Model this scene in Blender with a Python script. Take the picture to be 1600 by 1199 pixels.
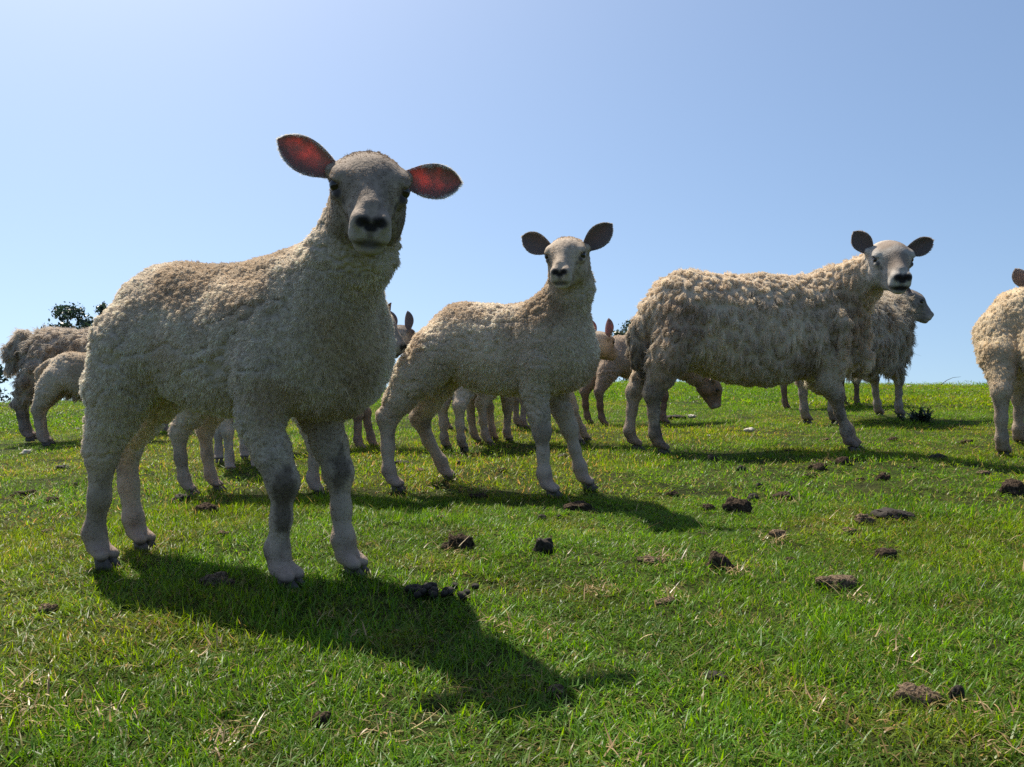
import bpy, math, random
import numpy as np
from math import radians as R

# ------------------------------------------------------------------ camera, sky, sun, exposure
SC = bpy.context.scene
for o in list(bpy.data.objects):
    bpy.data.objects.remove(o)
COL = SC.collection
CAM_H = 0.38
cam_d = bpy.data.cameras.new('camera'); cam = bpy.data.objects.new('camera', cam_d); COL.objects.link(cam)
cam_d.sensor_width = 36.0; cam_d.lens = 36.0 * 1330.0 / 1600.0
cam_d.clip_start = 0.02; cam_d.clip_end = 3000.0
cam.location = (0, 0, CAM_H); cam.rotation_euler = (R(90.0) - math.atan(36.5 / 1330.0), 0, 0)
SC.camera = cam

SUN_EL = 58.0          # degrees above the horizon
SUN_AZ = -34.0         # degrees from the view direction, negative = to the left, behind the sheep
wd = bpy.data.worlds.new('World'); SC.world = wd; wd.use_nodes = True
nt = wd.node_tree; nt.nodes.clear()
sky = nt.nodes.new('ShaderNodeTexSky'); sky.sky_type = 'NISHITA'; sky.sun_disc = False
sky.sun_elevation = R(SUN_EL); sky.sun_rotation = R(SUN_AZ)
sky.altitude = 0.0; sky.air_density = 1.0; sky.dust_density = 1.3; sky.ozone_density = 1.9
bg = nt.nodes.new('ShaderNodeBackground'); bg.inputs['Strength'].default_value = 0.108
wo = nt.nodes.new('ShaderNodeOutputWorld')
_tc = nt.nodes.new('ShaderNodeTexCoord'); _add = nt.nodes.new('ShaderNodeVectorMath'); _add.operation = 'ADD'
_add.inputs[1].default_value = (0, 0, 0.16)         # no murk at the skyline: the sky stays clear down to the brow of the hill
nt.links.new(_tc.outputs['Generated'], _add.inputs[0]); nt.links.new(_add.outputs[0], sky.inputs['Vector'])
_wb = nt.nodes.new('ShaderNodeMix'); _wb.data_type = 'RGBA'; _wb.blend_type = 'MULTIPLY'; _wb.inputs[0].default_value = 1.0; _wb.inputs[7].default_value = (0.945, 1.0, 1.01, 1)   # camera white balance
nt.links.new(sky.outputs[0], _wb.inputs[6]); nt.links.new(_wb.outputs[2], bg.inputs['Color']); nt.links.new(bg.outputs[0], wo.inputs['Surface'])

sun_d = bpy.data.lights.new('sun', 'SUN'); sun = bpy.data.objects.new('sun', sun_d); COL.objects.link(sun)
sun_d.energy = 5.0; sun_d.angle = R(0.55); sun_d.color = (1.0, 0.93, 0.80)
_az, _el = R(SUN_AZ), R(SUN_EL)
SUNV = np.array([math.sin(_az) * math.cos(_el), math.cos(_az) * math.cos(_el), math.sin(_el)])
import mathutils
sun.rotation_euler = mathutils.Vector(SUNV).to_track_quat('Z', 'Y').to_euler()
sun.location = (-6, 8, 10)

SC.view_settings.view_transform = 'Standard'; SC.view_settings.look = 'None'
SC.view_settings.exposure = 0.50; SC.view_settings.gamma = 1.0
SC.view_settings.use_curve_mapping = False
SC.render.engine = 'CYCLES'
SC.cycles.use_denoising = False; SC.cycles.denoiser = 'OPENIMAGEDENOISE'; SC.cycles.denoising_input_passes = 'RGB_ALBEDO_NORMAL'; SC.cycles.denoising_prefilter = 'ACCURATE'
SC.cycles.max_bounces = 6; SC.cycles.diffuse_bounces = 3; SC.cycles.glossy_bounces = 2
SC.cycles.transmission_bounces = 4; SC.cycles.transparent_max_bounces = 4
SC.cycles.caustics_reflective = False; SC.cycles.caustics_refractive = False
SC.cycles_curves.shape = 'RIBBONS'; SC.cycles_curves.subdivisions = 1
RNG = np.random.default_rng(7); random.seed(7)

# ------------------------------------------------------------------ small helpers
def norm(v):
    v = np.asarray(v, float); return v / (np.linalg.norm(v, axis=-1, keepdims=True) + 1e-12)

def hash3(ix, iy, iz, seed=0):
    h = (ix.astype(np.int64) * 73856093) ^ (iy.astype(np.int64) * 19349663) ^ (iz.astype(np.int64) * 83492791) ^ (seed * 2654435)
    h = (h ^ (h >> 13)) * 1274126177
    h = (h ^ (h >> 16)) & 0x7fffffff
    h = (h * 16807 + 12345) & 0x7fffffff
    h = (h ^ (h >> 11)) & 0xffffff
    return h / float(0xffffff)

def vnoise(p, seed=0):
    p = np.asarray(p, float); i = np.floor(p).astype(np.int64); f = p - i; f = f * f * (3 - 2 * f)
    r = 0
    for dx in (0, 1):
        wx = f[:, 0] if dx else 1 - f[:, 0]
        for dy in (0, 1):
            wy = f[:, 1] if dy else 1 - f[:, 1]
            for dz in (0, 1):
                wz = f[:, 2] if dz else 1 - f[:, 2]
                r = r + wx * wy * wz * hash3(i[:, 0] + dx, i[:, 1] + dy, i[:, 2] + dz, seed)
    return r

def fbm(p, oct=3, seed=0):
    a, s, t = 0.5, 0.0, 0.0
    p = np.asarray(p, float)
    for k in range(oct):
        s = s + a * vnoise(p, seed + k * 17); t += a; a *= 0.5; p = p * 2.03 + 3.1
    return s / t

def worley(p, seed=0):
    """nearest jittered feature point: distance, second distance, its position, a random number for it"""
    p = np.asarray(p, float); i = np.floor(p).astype(np.int64)
    n = len(p); b1 = np.full(n, 9.0); b2 = np.full(n, 9.0); bp = np.zeros((n, 3)); bi = np.zeros(n)
    for dx in (-1, 0, 1):
        for dy in (-1, 0, 1):
            for dz in (-1, 0, 1):
                c = i + (dx, dy, dz)
                fp = c + np.stack([hash3(c[:, 0], c[:, 1], c[:, 2], seed + s) for s in (1, 2, 3)], 1)
                d = np.linalg.norm(fp - p, axis=1)
                m = d < b1
                b2 = np.where(m, b1, np.minimum(b2, d)); b1 = np.where(m, d, b1)
                bp[m] = fp[m]; bi[m] = hash3(c[:, 0], c[:, 1], c[:, 2], seed + 9)[m]
    return b1, b2, bp, bi

def sstep(a, b, x):
    t = np.clip((np.asarray(x, float) - a) / (b - a), 0, 1); return t * t * (3 - 2 * t)

def new_mesh(name, verts, faces, mat=None, parent=None, smooth=True, colors=None):
    me = bpy.data.meshes.new(name)
    me.from_pydata([tuple(v) for v in verts], [], faces if isinstance(faces, list) else faces.tolist())
    if smooth:
        me.polygons.foreach_set('use_smooth', [True] * len(me.polygons))
    if colors is not None:
        a = me.color_attributes.new('col', 'FLOAT_COLOR', 'POINT')
        c = np.ones((len(verts), 4)); c[:, :3] = colors
        a.data.foreach_set('color', c.ravel())
    me.update()
    o = bpy.data.objects.new(name, me); COL.objects.link(o)
    if mat: me.materials.append(mat)
    if parent: o.parent = parent
    return o

def big_mesh(name, verts, quads, mat=None, parent=None, colors=None, tris=None):
    """fast path for numpy arrays"""
    me = bpy.data.meshes.new(name)
    verts = np.asarray(verts, np.float32)
    loops = np.asarray(quads, np.int32).ravel(); nq = len(quads)
    starts = np.arange(nq) * 4; tot = np.full(nq, 4)
    if tris is not None and len(tris):
        starts = np.concatenate([starts, nq * 4 + np.arange(len(tris)) * 3]); tot = np.concatenate([tot, np.full(len(tris), 3)])
        loops = np.concatenate([loops, np.asarray(tris, np.int32).ravel()])
    me.vertices.add(len(verts)); me.vertices.foreach_set('co', verts.ravel())
    me.loops.add(len(loops)); me.loops.foreach_set('vertex_index', loops.astype(np.int32))
    me.polygons.add(len(starts)); me.polygons.foreach_set('loop_start', starts.astype(np.int32))
    me.update(calc_edges=True); me.validate()
    me.polygons.foreach_set('use_smooth', np.ones(len(me.polygons), bool))
    if colors is not None:
        a = me.color_attributes.new('col', 'FLOAT_COLOR', 'POINT')
        c = np.ones((len(verts), 4), np.float32); c[:, :3] = colors
        a.data.foreach_set('color', c.ravel())
    o = bpy.data.objects.new(name, me); COL.objects.link(o)
    if mat: me.materials.append(mat)
    if parent: o.parent = parent
    return o

def empty(name, loc, rz=0.0):
    o = bpy.data.objects.new(name, None); COL.objects.link(o)
    o.empty_display_size = 0.1; o.location = loc; o.rotation_euler = (0, 0, rz); return o

def tag(o, label=None, cat=None, group=None, kind=None):
    if label: o['label'] = label
    if cat: o['category'] = cat
    if group: o['group'] = group
    if kind: o['kind'] = kind
    return o

# ------------------------------------------------------------------ materials
def mat_new(name):
    m = bpy.data.materials.new(name); m.use_nodes = True
    n = m.node_tree; n.nodes.clear()
    return m, n, n.nodes.new('ShaderNodeOutputMaterial')

def N(n, typ, **kw):
    x = n.nodes.new(typ)
    for k, v in kw.items():
        if k in x.inputs: x.inputs[k].default_value = v
        else: setattr(x, k, v)
    return x

def attr(n, name='col', typ='GEOMETRY'):
    return N(n, 'ShaderNodeAttribute', attribute_name=name, attribute_type=typ)

def mat_wool():
    """the fibres: matt and letting some light through"""
    m, n, out = mat_new('wool_fibre')
    a = attr(n)
    d = N(n, 'ShaderNodeBsdfDiffuse'); t = N(n, 'ShaderNodeBsdfTranslucent')
    n.links.new(a.outputs['Color'], d.inputs['Color']); n.links.new(a.outputs['Color'], t.inputs['Color'])
    mx = N(n, 'ShaderNodeMixShader'); mx.inputs[0].default_value = 0.5
    n.links.new(d.outputs[0], mx.inputs[1]); n.links.new(t.outputs[0], mx.inputs[2])
    n.links.new(mx.outputs[0], out.inputs['Surface'])
    return m

def mat_skin():
    """the fleece or skin under the fibres"""
    m, n, out = mat_new('fleece_base')
    a = attr(n)
    p = N(n, 'ShaderNodeBsdfPrincipled'); p.inputs['Roughness'].default_value = 0.85
    p.inputs['Specular IOR Level'].default_value = 0.25
    tc = N(n, 'ShaderNodeTexCoord')
    no = N(n, 'ShaderNodeTexNoise'); no.inputs['Scale'].default_value = 160; no.inputs['Detail'].default_value = 4
    n.links.new(tc.outputs['Object'], no.inputs['Vector'])
    mu = N(n, 'ShaderNodeMix', data_type='RGBA', blend_type='MULTIPLY'); mu.inputs[0].default_value = 0.5
    n.links.new(a.outputs['Color'], mu.inputs[6]); n.links.new(no.outputs['Color'], mu.inputs[7])
    hs = N(n, 'ShaderNodeBrightContrast'); hs.inputs['Bright'].default_value = 0.0
    n.links.new(a.outputs['Color'], p.inputs['Base Color'])
    b = N(n, 'ShaderNodeBump'); b.inputs['Strength'].default_value = 0.5; b.inputs['Distance'].default_value = 0.004
    n.links.new(no.outputs['Fac'], b.inputs['Height']); n.links.new(b.outputs[0], p.inputs['Normal'])
    n.links.new(p.outputs[0], out.inputs['Surface'])
    return m

def mat_ear(name, skin, blood, thru):
    """thin ear: hair-covered skin, blood-red light coming through where it is thin"""
    m, n, out = mat_new(name)
    tc = N(n, 'ShaderNodeTexCoord')
    no = N(n, 'ShaderNodeTexNoise'); no.inputs['Scale'].default_value = 38; no.inputs['Detail'].default_value = 3
    n.links.new(tc.outputs['Object'], no.inputs['Vector'])
    cr = N(n, 'ShaderNodeValToRGB'); cr.color_ramp.elements[0].position = 0.40; cr.color_ramp.elements[1].position = 0.62
    cr.color_ramp.elements[0].color = (blood[0] * .42, blood[1] * .8, blood[2] * .9, 1); cr.color_ramp.elements[1].color = (*blood, 1)
    n.links.new(no.outputs['Fac'], cr.inputs[0])
    a = attr(n)
    mul = N(n, 'ShaderNodeMix', data_type='RGBA', blend_type='MULTIPLY'); mul.inputs[0].default_value = 1.0
    n.links.new(cr.outputs[0], mul.inputs[6]); n.links.new(a.outputs['Color'], mul.inputs[7])
    d = N(n, 'ShaderNodeBsdfDiffuse'); d.inputs['Color'].default_value = (*skin, 1)
    t = N(n, 'ShaderNodeBsdfTranslucent'); n.links.new(mul.outputs[2], t.inputs['Color'])
    mx = N(n, 'ShaderNodeMixShader'); mx.inputs[0].default_value = thru
    n.links.new(d.outputs[0], mx.inputs[1]); n.links.new(t.outputs[0], mx.inputs[2])
    n.links.new(mx.outputs[0], out.inputs['Surface'])
    return m

def mat_plain(name, col, rough=0.8, scale=60, var=0.5, bump=0.4, dist=0.004, spec=0.3, coat=0.0):
    m, n, out = mat_new(name)
    p = N(n, 'ShaderNodeBsdfPrincipled'); p.inputs['Roughness'].default_value = rough
    p.inputs['Specular IOR Level'].default_value = spec
    if coat: p.inputs['Coat Weight'].default_value = coat; p.inputs['Coat Roughness'].default_value = 0.05
    tc = N(n, 'ShaderNodeTexCoord')
    no = N(n, 'ShaderNodeTexNoise'); no.inputs['Scale'].default_value = scale; no.inputs['Detail'].default_value = 5
    n.links.new(tc.outputs['Object'], no.inputs['Vector'])
    cr = N(n, 'ShaderNodeValToRGB'); cr.color_ramp.elements[0].position = 0.3; cr.color_ramp.elements[1].position = 0.7
    cr.color_ramp.elements[0].color = (*[c * (1 - var) for c in col], 1); cr.color_ramp.elements[1].color = (*[min(1, c * (1 + var)) for c in col], 1)
    n.links.new(no.outputs['Fac'], cr.inputs[0]); n.links.new(cr.outputs[0], p.inputs['Base Color'])
    b = N(n, 'ShaderNodeBump'); b.inputs['Strength'].default_value = bump; b.inputs['Distance'].default_value = dist
    n.links.new(no.outputs['Fac'], b.inputs['Height']); n.links.new(b.outputs[0], p.inputs['Normal'])
    n.links.new(p.outputs[0], out.inputs['Surface'])
    return m

def mat_leaf(name, thru=0.45, gloss=0.06, tint=True):
    """grass blades and leaves: colour from the blade, light shining through"""
    m, n, out = mat_new(name)
    a = attr(n)
    src = a.outputs['Color']
    if tint:
        ti = attr(n, 'tint', 'INSTANCER')
        mu = N(n, 'ShaderNodeMix', data_type='RGBA', blend_type='MULTIPLY'); mu.inputs[0].default_value = 1.0
        n.links.new(a.outputs['Color'], mu.inputs[6]); n.links.new(ti.outputs['Color'], mu.inputs[7]); src = mu.outputs[2]
    d = N(n, 'ShaderNodeBsdfDiffuse'); n.links.new(src, d.inputs['Color'])
    t = N(n, 'ShaderNodeBsdfTranslucent')
    hs = N(n, 'ShaderNodeHueSaturation'); hs.inputs['Hue'].default_value = 0.493; hs.inputs['Saturation'].default_value = 1.1; hs.inputs['Value'].default_value = 1.5
    n.links.new(src, hs.inputs['Color']); n.links.new(hs.outputs[0], t.inputs['Color'])
    mx = N(n, 'ShaderNodeMixShader'); mx.inputs[0].default_value = thru
    n.links.new(d.outputs[0], mx.inputs[1]); n.links.new(t.outputs[0], mx.inputs[2])
    g = N(n, 'ShaderNodeBsdfGlossy'); g.inputs['Roughness'].default_value = 0.38; g.inputs['Color'].default_value = (1, 1, 1, 1)
    m2 = N(n, 'ShaderNodeMixShader'); m2.inputs[0].default_value = gloss
    n.links.new(mx.outputs[0], m2.inputs[1]); n.links.new(g.outputs[0], m2.inputs[2])
    n.links.new(m2.outputs[0], out.inputs['Surface'])
    return m

def mat_ground():
    m, n, out = mat_new('turf_soil')
    tc = N(n, 'ShaderNodeTexCoord')
    n1 = N(n, 'ShaderNodeTexNoise'); n1.inputs['Scale'].default_value = 3.0; n1.inputs['Detail'].default_value = 6
    n2 = N(n, 'ShaderNodeTexNoise'); n2.inputs['Scale'].default_value = 90.0; n2.inputs['Detail'].default_value = 4
    for x in (n1, n2): n.links.new(tc.outputs['Object'], x.inputs['Vector'])
    c1 = N(n, 'ShaderNodeValToRGB'); c1.color_ramp.elements[0].position = 0.35; c1.color_ramp.elements[1].position = 0.7
    c1.color_ramp.elements[0].color = (0.026, 0.036, 0.010, 1); c1.color_ramp.elements[1].color = (0.055, 0.070, 0.018, 1)
    n.links.new(n1.outputs['Fac'], c1.inputs[0])
    c2 = N(n, 'ShaderNodeValToRGB'); c2.color_ramp.elements[0].position = 0.35; c2.color_ramp.elements[1].position = 0.75
    c2.color_ramp.elements[0].color = (0.45, 0.40, 0.35, 1); c2.color_ramp.elements[1].color = (1.3, 1.2, 1.0, 1)
    n.links.new(n2.outputs['Fac'], c2.inputs[0])
    mu = N(n, 'ShaderNodeMix', data_type='RGBA', blend_type='MULTIPLY'); mu.inputs[0].default_value = 1.0
    n.links.new(c1.outputs[0], mu.inputs[6]); n.links.new(c2.outputs[0], mu.inputs[7])
    p = N(n, 'ShaderNodeBsdfPrincipled'); p.inputs['Roughness'].default_value = 0.95; p.inputs['Specular IOR Level'].default_value = 0.1
    n.links.new(mu.outputs[2], p.inputs['Base Color'])
    b = N(n, 'ShaderNodeBump'); b.inputs['Strength'].default_value = 0.8; b.inputs['Distance'].default_value = 0.01
    n.links.new(n2.outputs['Fac'], b.inputs['Height']); n.links.new(b.outputs[0], p.inputs['Normal'])
    n.links.new(p.outputs[0], out.inputs['Surface'])
    return m

M = dict(
    wool=mat_wool(), skin=mat_skin(),
    ear_red=mat_ear('ear_skin_pink', (0.42, 0.28, 0.25), (0.90, 0.27, 0.25), 0.58),
    ear_grey=mat_ear('ear_skin_grey', (0.19, 0.15, 0.14), (0.34, 0.17, 0.14), 0.25),
    eye=mat_plain('eye_dark', (0.018, 0.012, 0.008), 0.12, 40, 0.3, 0.0, spec=0.5),
    hoof=mat_plain('hoof_horn', (0.11, 0.088, 0.072), 0.6, 90, 0.5, 0.4),
    dung=mat_plain('dung', (0.075, 0.053, 0.036), 0.95, 210, 0.85, 1.0, 0.012, 0.1),
    dung_dry=mat_plain('dung_dry', (0.17, 0.12, 0.078), 0.95, 210, 0.8, 1.0, 0.012, 0.1),
    dung_wet=mat_plain('dung_wet', (0.034, 0.026, 0.020), 0.75, 160, 0.6, 0.9, 0.004, 0.25),
    soil=mat_ground(), grass=mat_leaf('grass_blade', 0.50, 0.014),
    leaf=mat_leaf('tree_leaf', 0.30, 0.05, False), straw=mat_leaf('straw', 0.25, 0.04, False),
    bark=mat_plain('bark', (0.09, 0.07, 0.055), 0.9, 14, 0.4, 0.8, 0.02),
    tuft=mat_plain('loose_wool', (0.58, 0.53, 0.45), 0.95, 120, 0.15, 0.8, 0.004),
)

# ------------------------------------------------------------------ the ground
def gz(x, y):
    x = np.asarray(x, float); y = np.asarray(y, float)
    s = np.log1p(np.exp((-x - 1.0) * 3.0)) / 3.0                  # falls away to the left
    z = -0.30 * (1 - np.exp(-s / 3.0))
    d = np.hypot(x, y)
    t = np.clip(d - 13.0, 0, None)                                # brow of the hill, then down
    z = z - 0.10 * (np.sqrt(t * t + 64.0) - 8.0)
    p = np.stack([x, y, np.zeros_like(x)], -1).reshape(-1, 3)
    b = (fbm(p * 1.7, 2, 3) - 0.5) * 0.030 + (fbm(p * 7.0, 2, 5) - 0.5) * 0.014
    return z + b.reshape(x.shape) * (1 + 0 * z)

def build_ground():
    rad = np.concatenate([np.linspace(0.0, 3.5, 90), np.linspace(3.55, 14, 120), np.linspace(14.3, 60, 110), np.geomspace(62, 2500, 40)])
    th = np.linspace(0, 2 * np.pi, 361)[:-1]
    rr, tt = np.meshgrid(rad[1:], th, indexing='ij')
    x, y = rr * np.sin(tt), rr * np.cos(tt)
    v = np.stack([x, y, gz(x, y)], -1).reshape(-1, 3)
    nr, nth = rr.shape
    i, j = np.meshgrid(np.arange(nr - 1), np.arange(nth), indexing='ij'); j2 = (j + 1) % nth
    q = np.stack([i * nth + j, i * nth + j2, (i + 1) * nth + j2, (i + 1) * nth + j], -1).reshape(-1, 4)
    c0 = len(v); v = np.vstack([v, [[0, 0, float(gz(np.array([0.]), np.array([0.]))[0])]]])
    tri = np.stack([np.full(nth, c0), (np.arange(nth) + 1) % nth, np.arange(nth)], -1)
    o = big_mesh('ground', v, q[:, ::-1], M['soil'], tris=tri[:, ::-1])
    tag(o, kind='structure'); return o
build_ground()

# ------------------------------------------------------------------ grass
def blade(base, ang, length, width, lean, curl, n=4):
    """a folded ribbon that tapers to a point: verts and faces"""
    d = np.array([math.cos(ang), math.sin(ang), 0]); s = np.array([-d[1], d[0], 0])
    vs, p = [], np.array(base, float); a = lean
    for k in range(n):
        w = width * (1 - (k / n) ** 1.6) * 0.5
        vs += [p - s * w, p + s * w]
        p = p + (d * math.sin(a) + np.array([0, 0, math.cos(a)])) * length / n
        a += curl / n
    vs.append(p)
    q = [(2 * k, 2 * k + 1, 2 * k + 3, 2 * k + 2) for k in range(n - 1)]
    return vs, q, [(2 * n - 2, 2 * n - 1, 2 * n)]

def patch_mesh(name, nb, rad, lmin, lmax, wid, seed, dry=0.08, n=4):
    rs = np.random.default_rng(seed)
    V, Q, T, C = [], [], [], []
    for k in range(nb):
        r = rad * math.sqrt(rs.random()); a = rs.random() * 6.283
        L = lmin + (lmax - lmin) * rs.random() ** 1.4
        v, q, t = blade((r * math.cos(a), r * math.sin(a), -0.004), rs.random() * 6.283, L, wid * (0.6 + 0.8 * rs.random()),
                        abs(rs.normal(0.65, 0.5)), rs.normal(0.8, 0.9), n)
        o = len(V)
        V += v; Q += [tuple(i + o for i in f) for f in q]; T += [tuple(i + o for i in f) for f in t]
        if rs.random() < dry:
            c = np.array([0.34, 0.26, 0.10]) * (0.6 + 0.6 * rs.random())
        else:
            g = rs.random()
            c = np.array([0.090 + 0.088 * g, 0.190 + 0.074 * g, 0.016 + 0.010 * rs.random()]) * (0.55 + 0.8 * rs.random())
        C += [c] * len(v)
    me = bpy.data.meshes.new(name); me.from_pydata([tuple(v) for v in V], [], Q + T)
    a = me.color_attributes.new('col', 'FLOAT_COLOR', 'POINT')
    cc = np.ones((len(V), 4)); cc[:, :3] = C; a.data.foreach_set('color', cc.ravel())
    me.polygons.foreach_set('use_smooth', [True] * len(me.polygons)); me.materials.append(M['grass'])
    return bpy.data.objects.new(name, me)

def gn_scatter(name, pts, rot, scl, tint, idx, sources, label):
    c = bpy.data.collections.new(name + '_source')
    for s in sources: c.objects.link(s)
    me = bpy.data.meshes.new(name); me.vertices.add(len(pts)); me.vertices.foreach_set('co', np.asarray(pts, np.float32).ravel())
    for nm, typ, val, key in (('rot', 'FLOAT_VECTOR', rot, 'vector'), ('scl', 'FLOAT_VECTOR', scl, 'vector'), ('tint', 'FLOAT_COLOR', tint, 'color'), ('idx', 'INT', idx, 'value')):
        a = me.attributes.new(nm, typ, 'POINT'); a.data.foreach_set(key, np.asarray(val).ravel())
    o = bpy.data.objects.new(name, me); COL.objects.link(o)
    g = bpy.data.node_groups.new(name, 'GeometryNodeTree')
    g.interface.new_socket('Geometry', in_out='INPUT', socket_type='NodeSocketGeometry'); g.interface.new_socket('Geometry', in_out='OUTPUT', socket_type='NodeSocketGeometry')
    gi = g.nodes.new('NodeGroupInput'); go = g.nodes.new('NodeGroupOutput')
    ci = g.nodes.new('GeometryNodeCollectionInfo'); ci.inputs[0].default_value = c; ci.inputs[1].default_value = True; ci.inputs[2].default_value = True
    ip = g.nodes.new('GeometryNodeInstanceOnPoints'); ip.inputs['Pick Instance'].default_value = True
    def na(nm, typ):
        x = g.nodes.new('GeometryNodeInputNamedAttribute'); x.data_type = typ; x.inputs[0].default_value = nm; return x.outputs[0]
    g.links.new(gi.outputs[0], ip.inputs['Points']); g.links.new(ci.outputs[0], ip.inputs['Instance'])
    g.links.new(na('idx', 'INT'), ip.inputs['Instance Index'])
    e2r = g.nodes.new('FunctionNodeEulerToRotation'); g.links.new(na('rot', 'FLOAT_VECTOR'), e2r.inputs[0])
    g.links.new(e2r.outputs[0], ip.inputs['Rotation']); g.links.new(na('scl', 'FLOAT_VECTOR'), ip.inputs['Scale'])
    g.links.new(ip.outputs[0], go.inputs[0])
    md = o.modifiers.new('scatter', 'NODES'); md.node_group = g
    tag(o, label, 'grass', kind='stuff'); return o

def ring(r0, r1, dens, half):
    n = int(half * (r1 * r1 - r0 * r0) * dens)
    r = np.sqrt(RNG.random(n) * (r1 * r1 - r0 * r0) + r0 * r0); t = (RNG.random(n) * 2 - 1) * half
    return np.stack([r * np.sin(t), r * np.cos(t)], 1)

def build_grass():
    near = [patch_mesh('grass_tuft', 30, 0.034, 0.010, 0.046, 0.0018, 100 + k, 0.16) for k in range(10)]
    mid = [patch_mesh('grass_patch', 46, 0.085, 0.014, 0.045, 0.0028, 200 + k, 0.13, 3) for k in range(8)]
    far = [patch_mesh('grass_sward', 80, 0.26, 0.03, 0.065, 0.008, 300 + k, 0.06, 2) for k in range(6)]
    spec = [(near, [(0.25, 1.3, 3600), (1.3, 2.4, 2800)], 1.0), (mid, [(2.3, 4.2, 420), (4.2, 7.5, 300)], 1.0), (far, [(7.3, 13, 46), (13, 27, 16)], 1.0)]
    P, RO, S, TI, IX, src = [], [], [], [], [], []
    for fam, rings, k in spec:
        xy = np.vstack([ring(a, b, d, R(50) if b < 3 else R(44)) for a, b, d in rings])
        n = len(xy); z = gz(xy[:, 0], xy[:, 1])
        p3 = np.column_stack([xy, np.zeros(n)])
        lush = fbm(p3 * 2.2, 3, 21); hue = fbm(p3 * 1.1 + 5, 3, 31); fine = fbm(p3 * 9.0, 2, 41)
        sc = 0.60 * (0.20 + 1.3 * lush) * (0.7 + 0.6 * fine) * (0.85 + 0.3 * RNG.random(n))
        warm = sstep(0.42, 0.68, hue)[:, None]
        tint = (1 - warm) * np.array([0.85, 1.0, 0.9]) + warm * np.array([1.30, 1.12, 0.9])
        dead = (sstep(0.60, 0.72, fbm(p3 * 7.0 + 9, 3, 51)) * .45)[:, None]
        tint = tint * (1 - dead) + np.array([1.5, 1.0, 1.4]) * dead; sc = sc * (1 - .35 * dead[:, 0])
        tint = tint * (0.65 + 0.7 * fine)[:, None]
        P.append(np.column_stack([xy, z])); S.append(np.column_stack([np.ones(n), np.ones(n), sc]))
        RO.append(np.column_stack([RNG.normal(0, .12, n), RNG.normal(0, .12, n), RNG.random(n) * 6.283]))
        TI.append(np.column_stack([tint, np.ones(n)])); IX.append(len(src) + RNG.integers(0, len(fam), n)); src += fam
    for i, s in enumerate(src): s.name = 'grass_source_%03d' % i
    gn_scatter('grass', np.vstack(P), np.vstack(RO), np.vstack(S), np.vstack(TI), np.concatenate(IX), src, 'short sunlit green pasture grass covering the hill')
build_grass()

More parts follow.
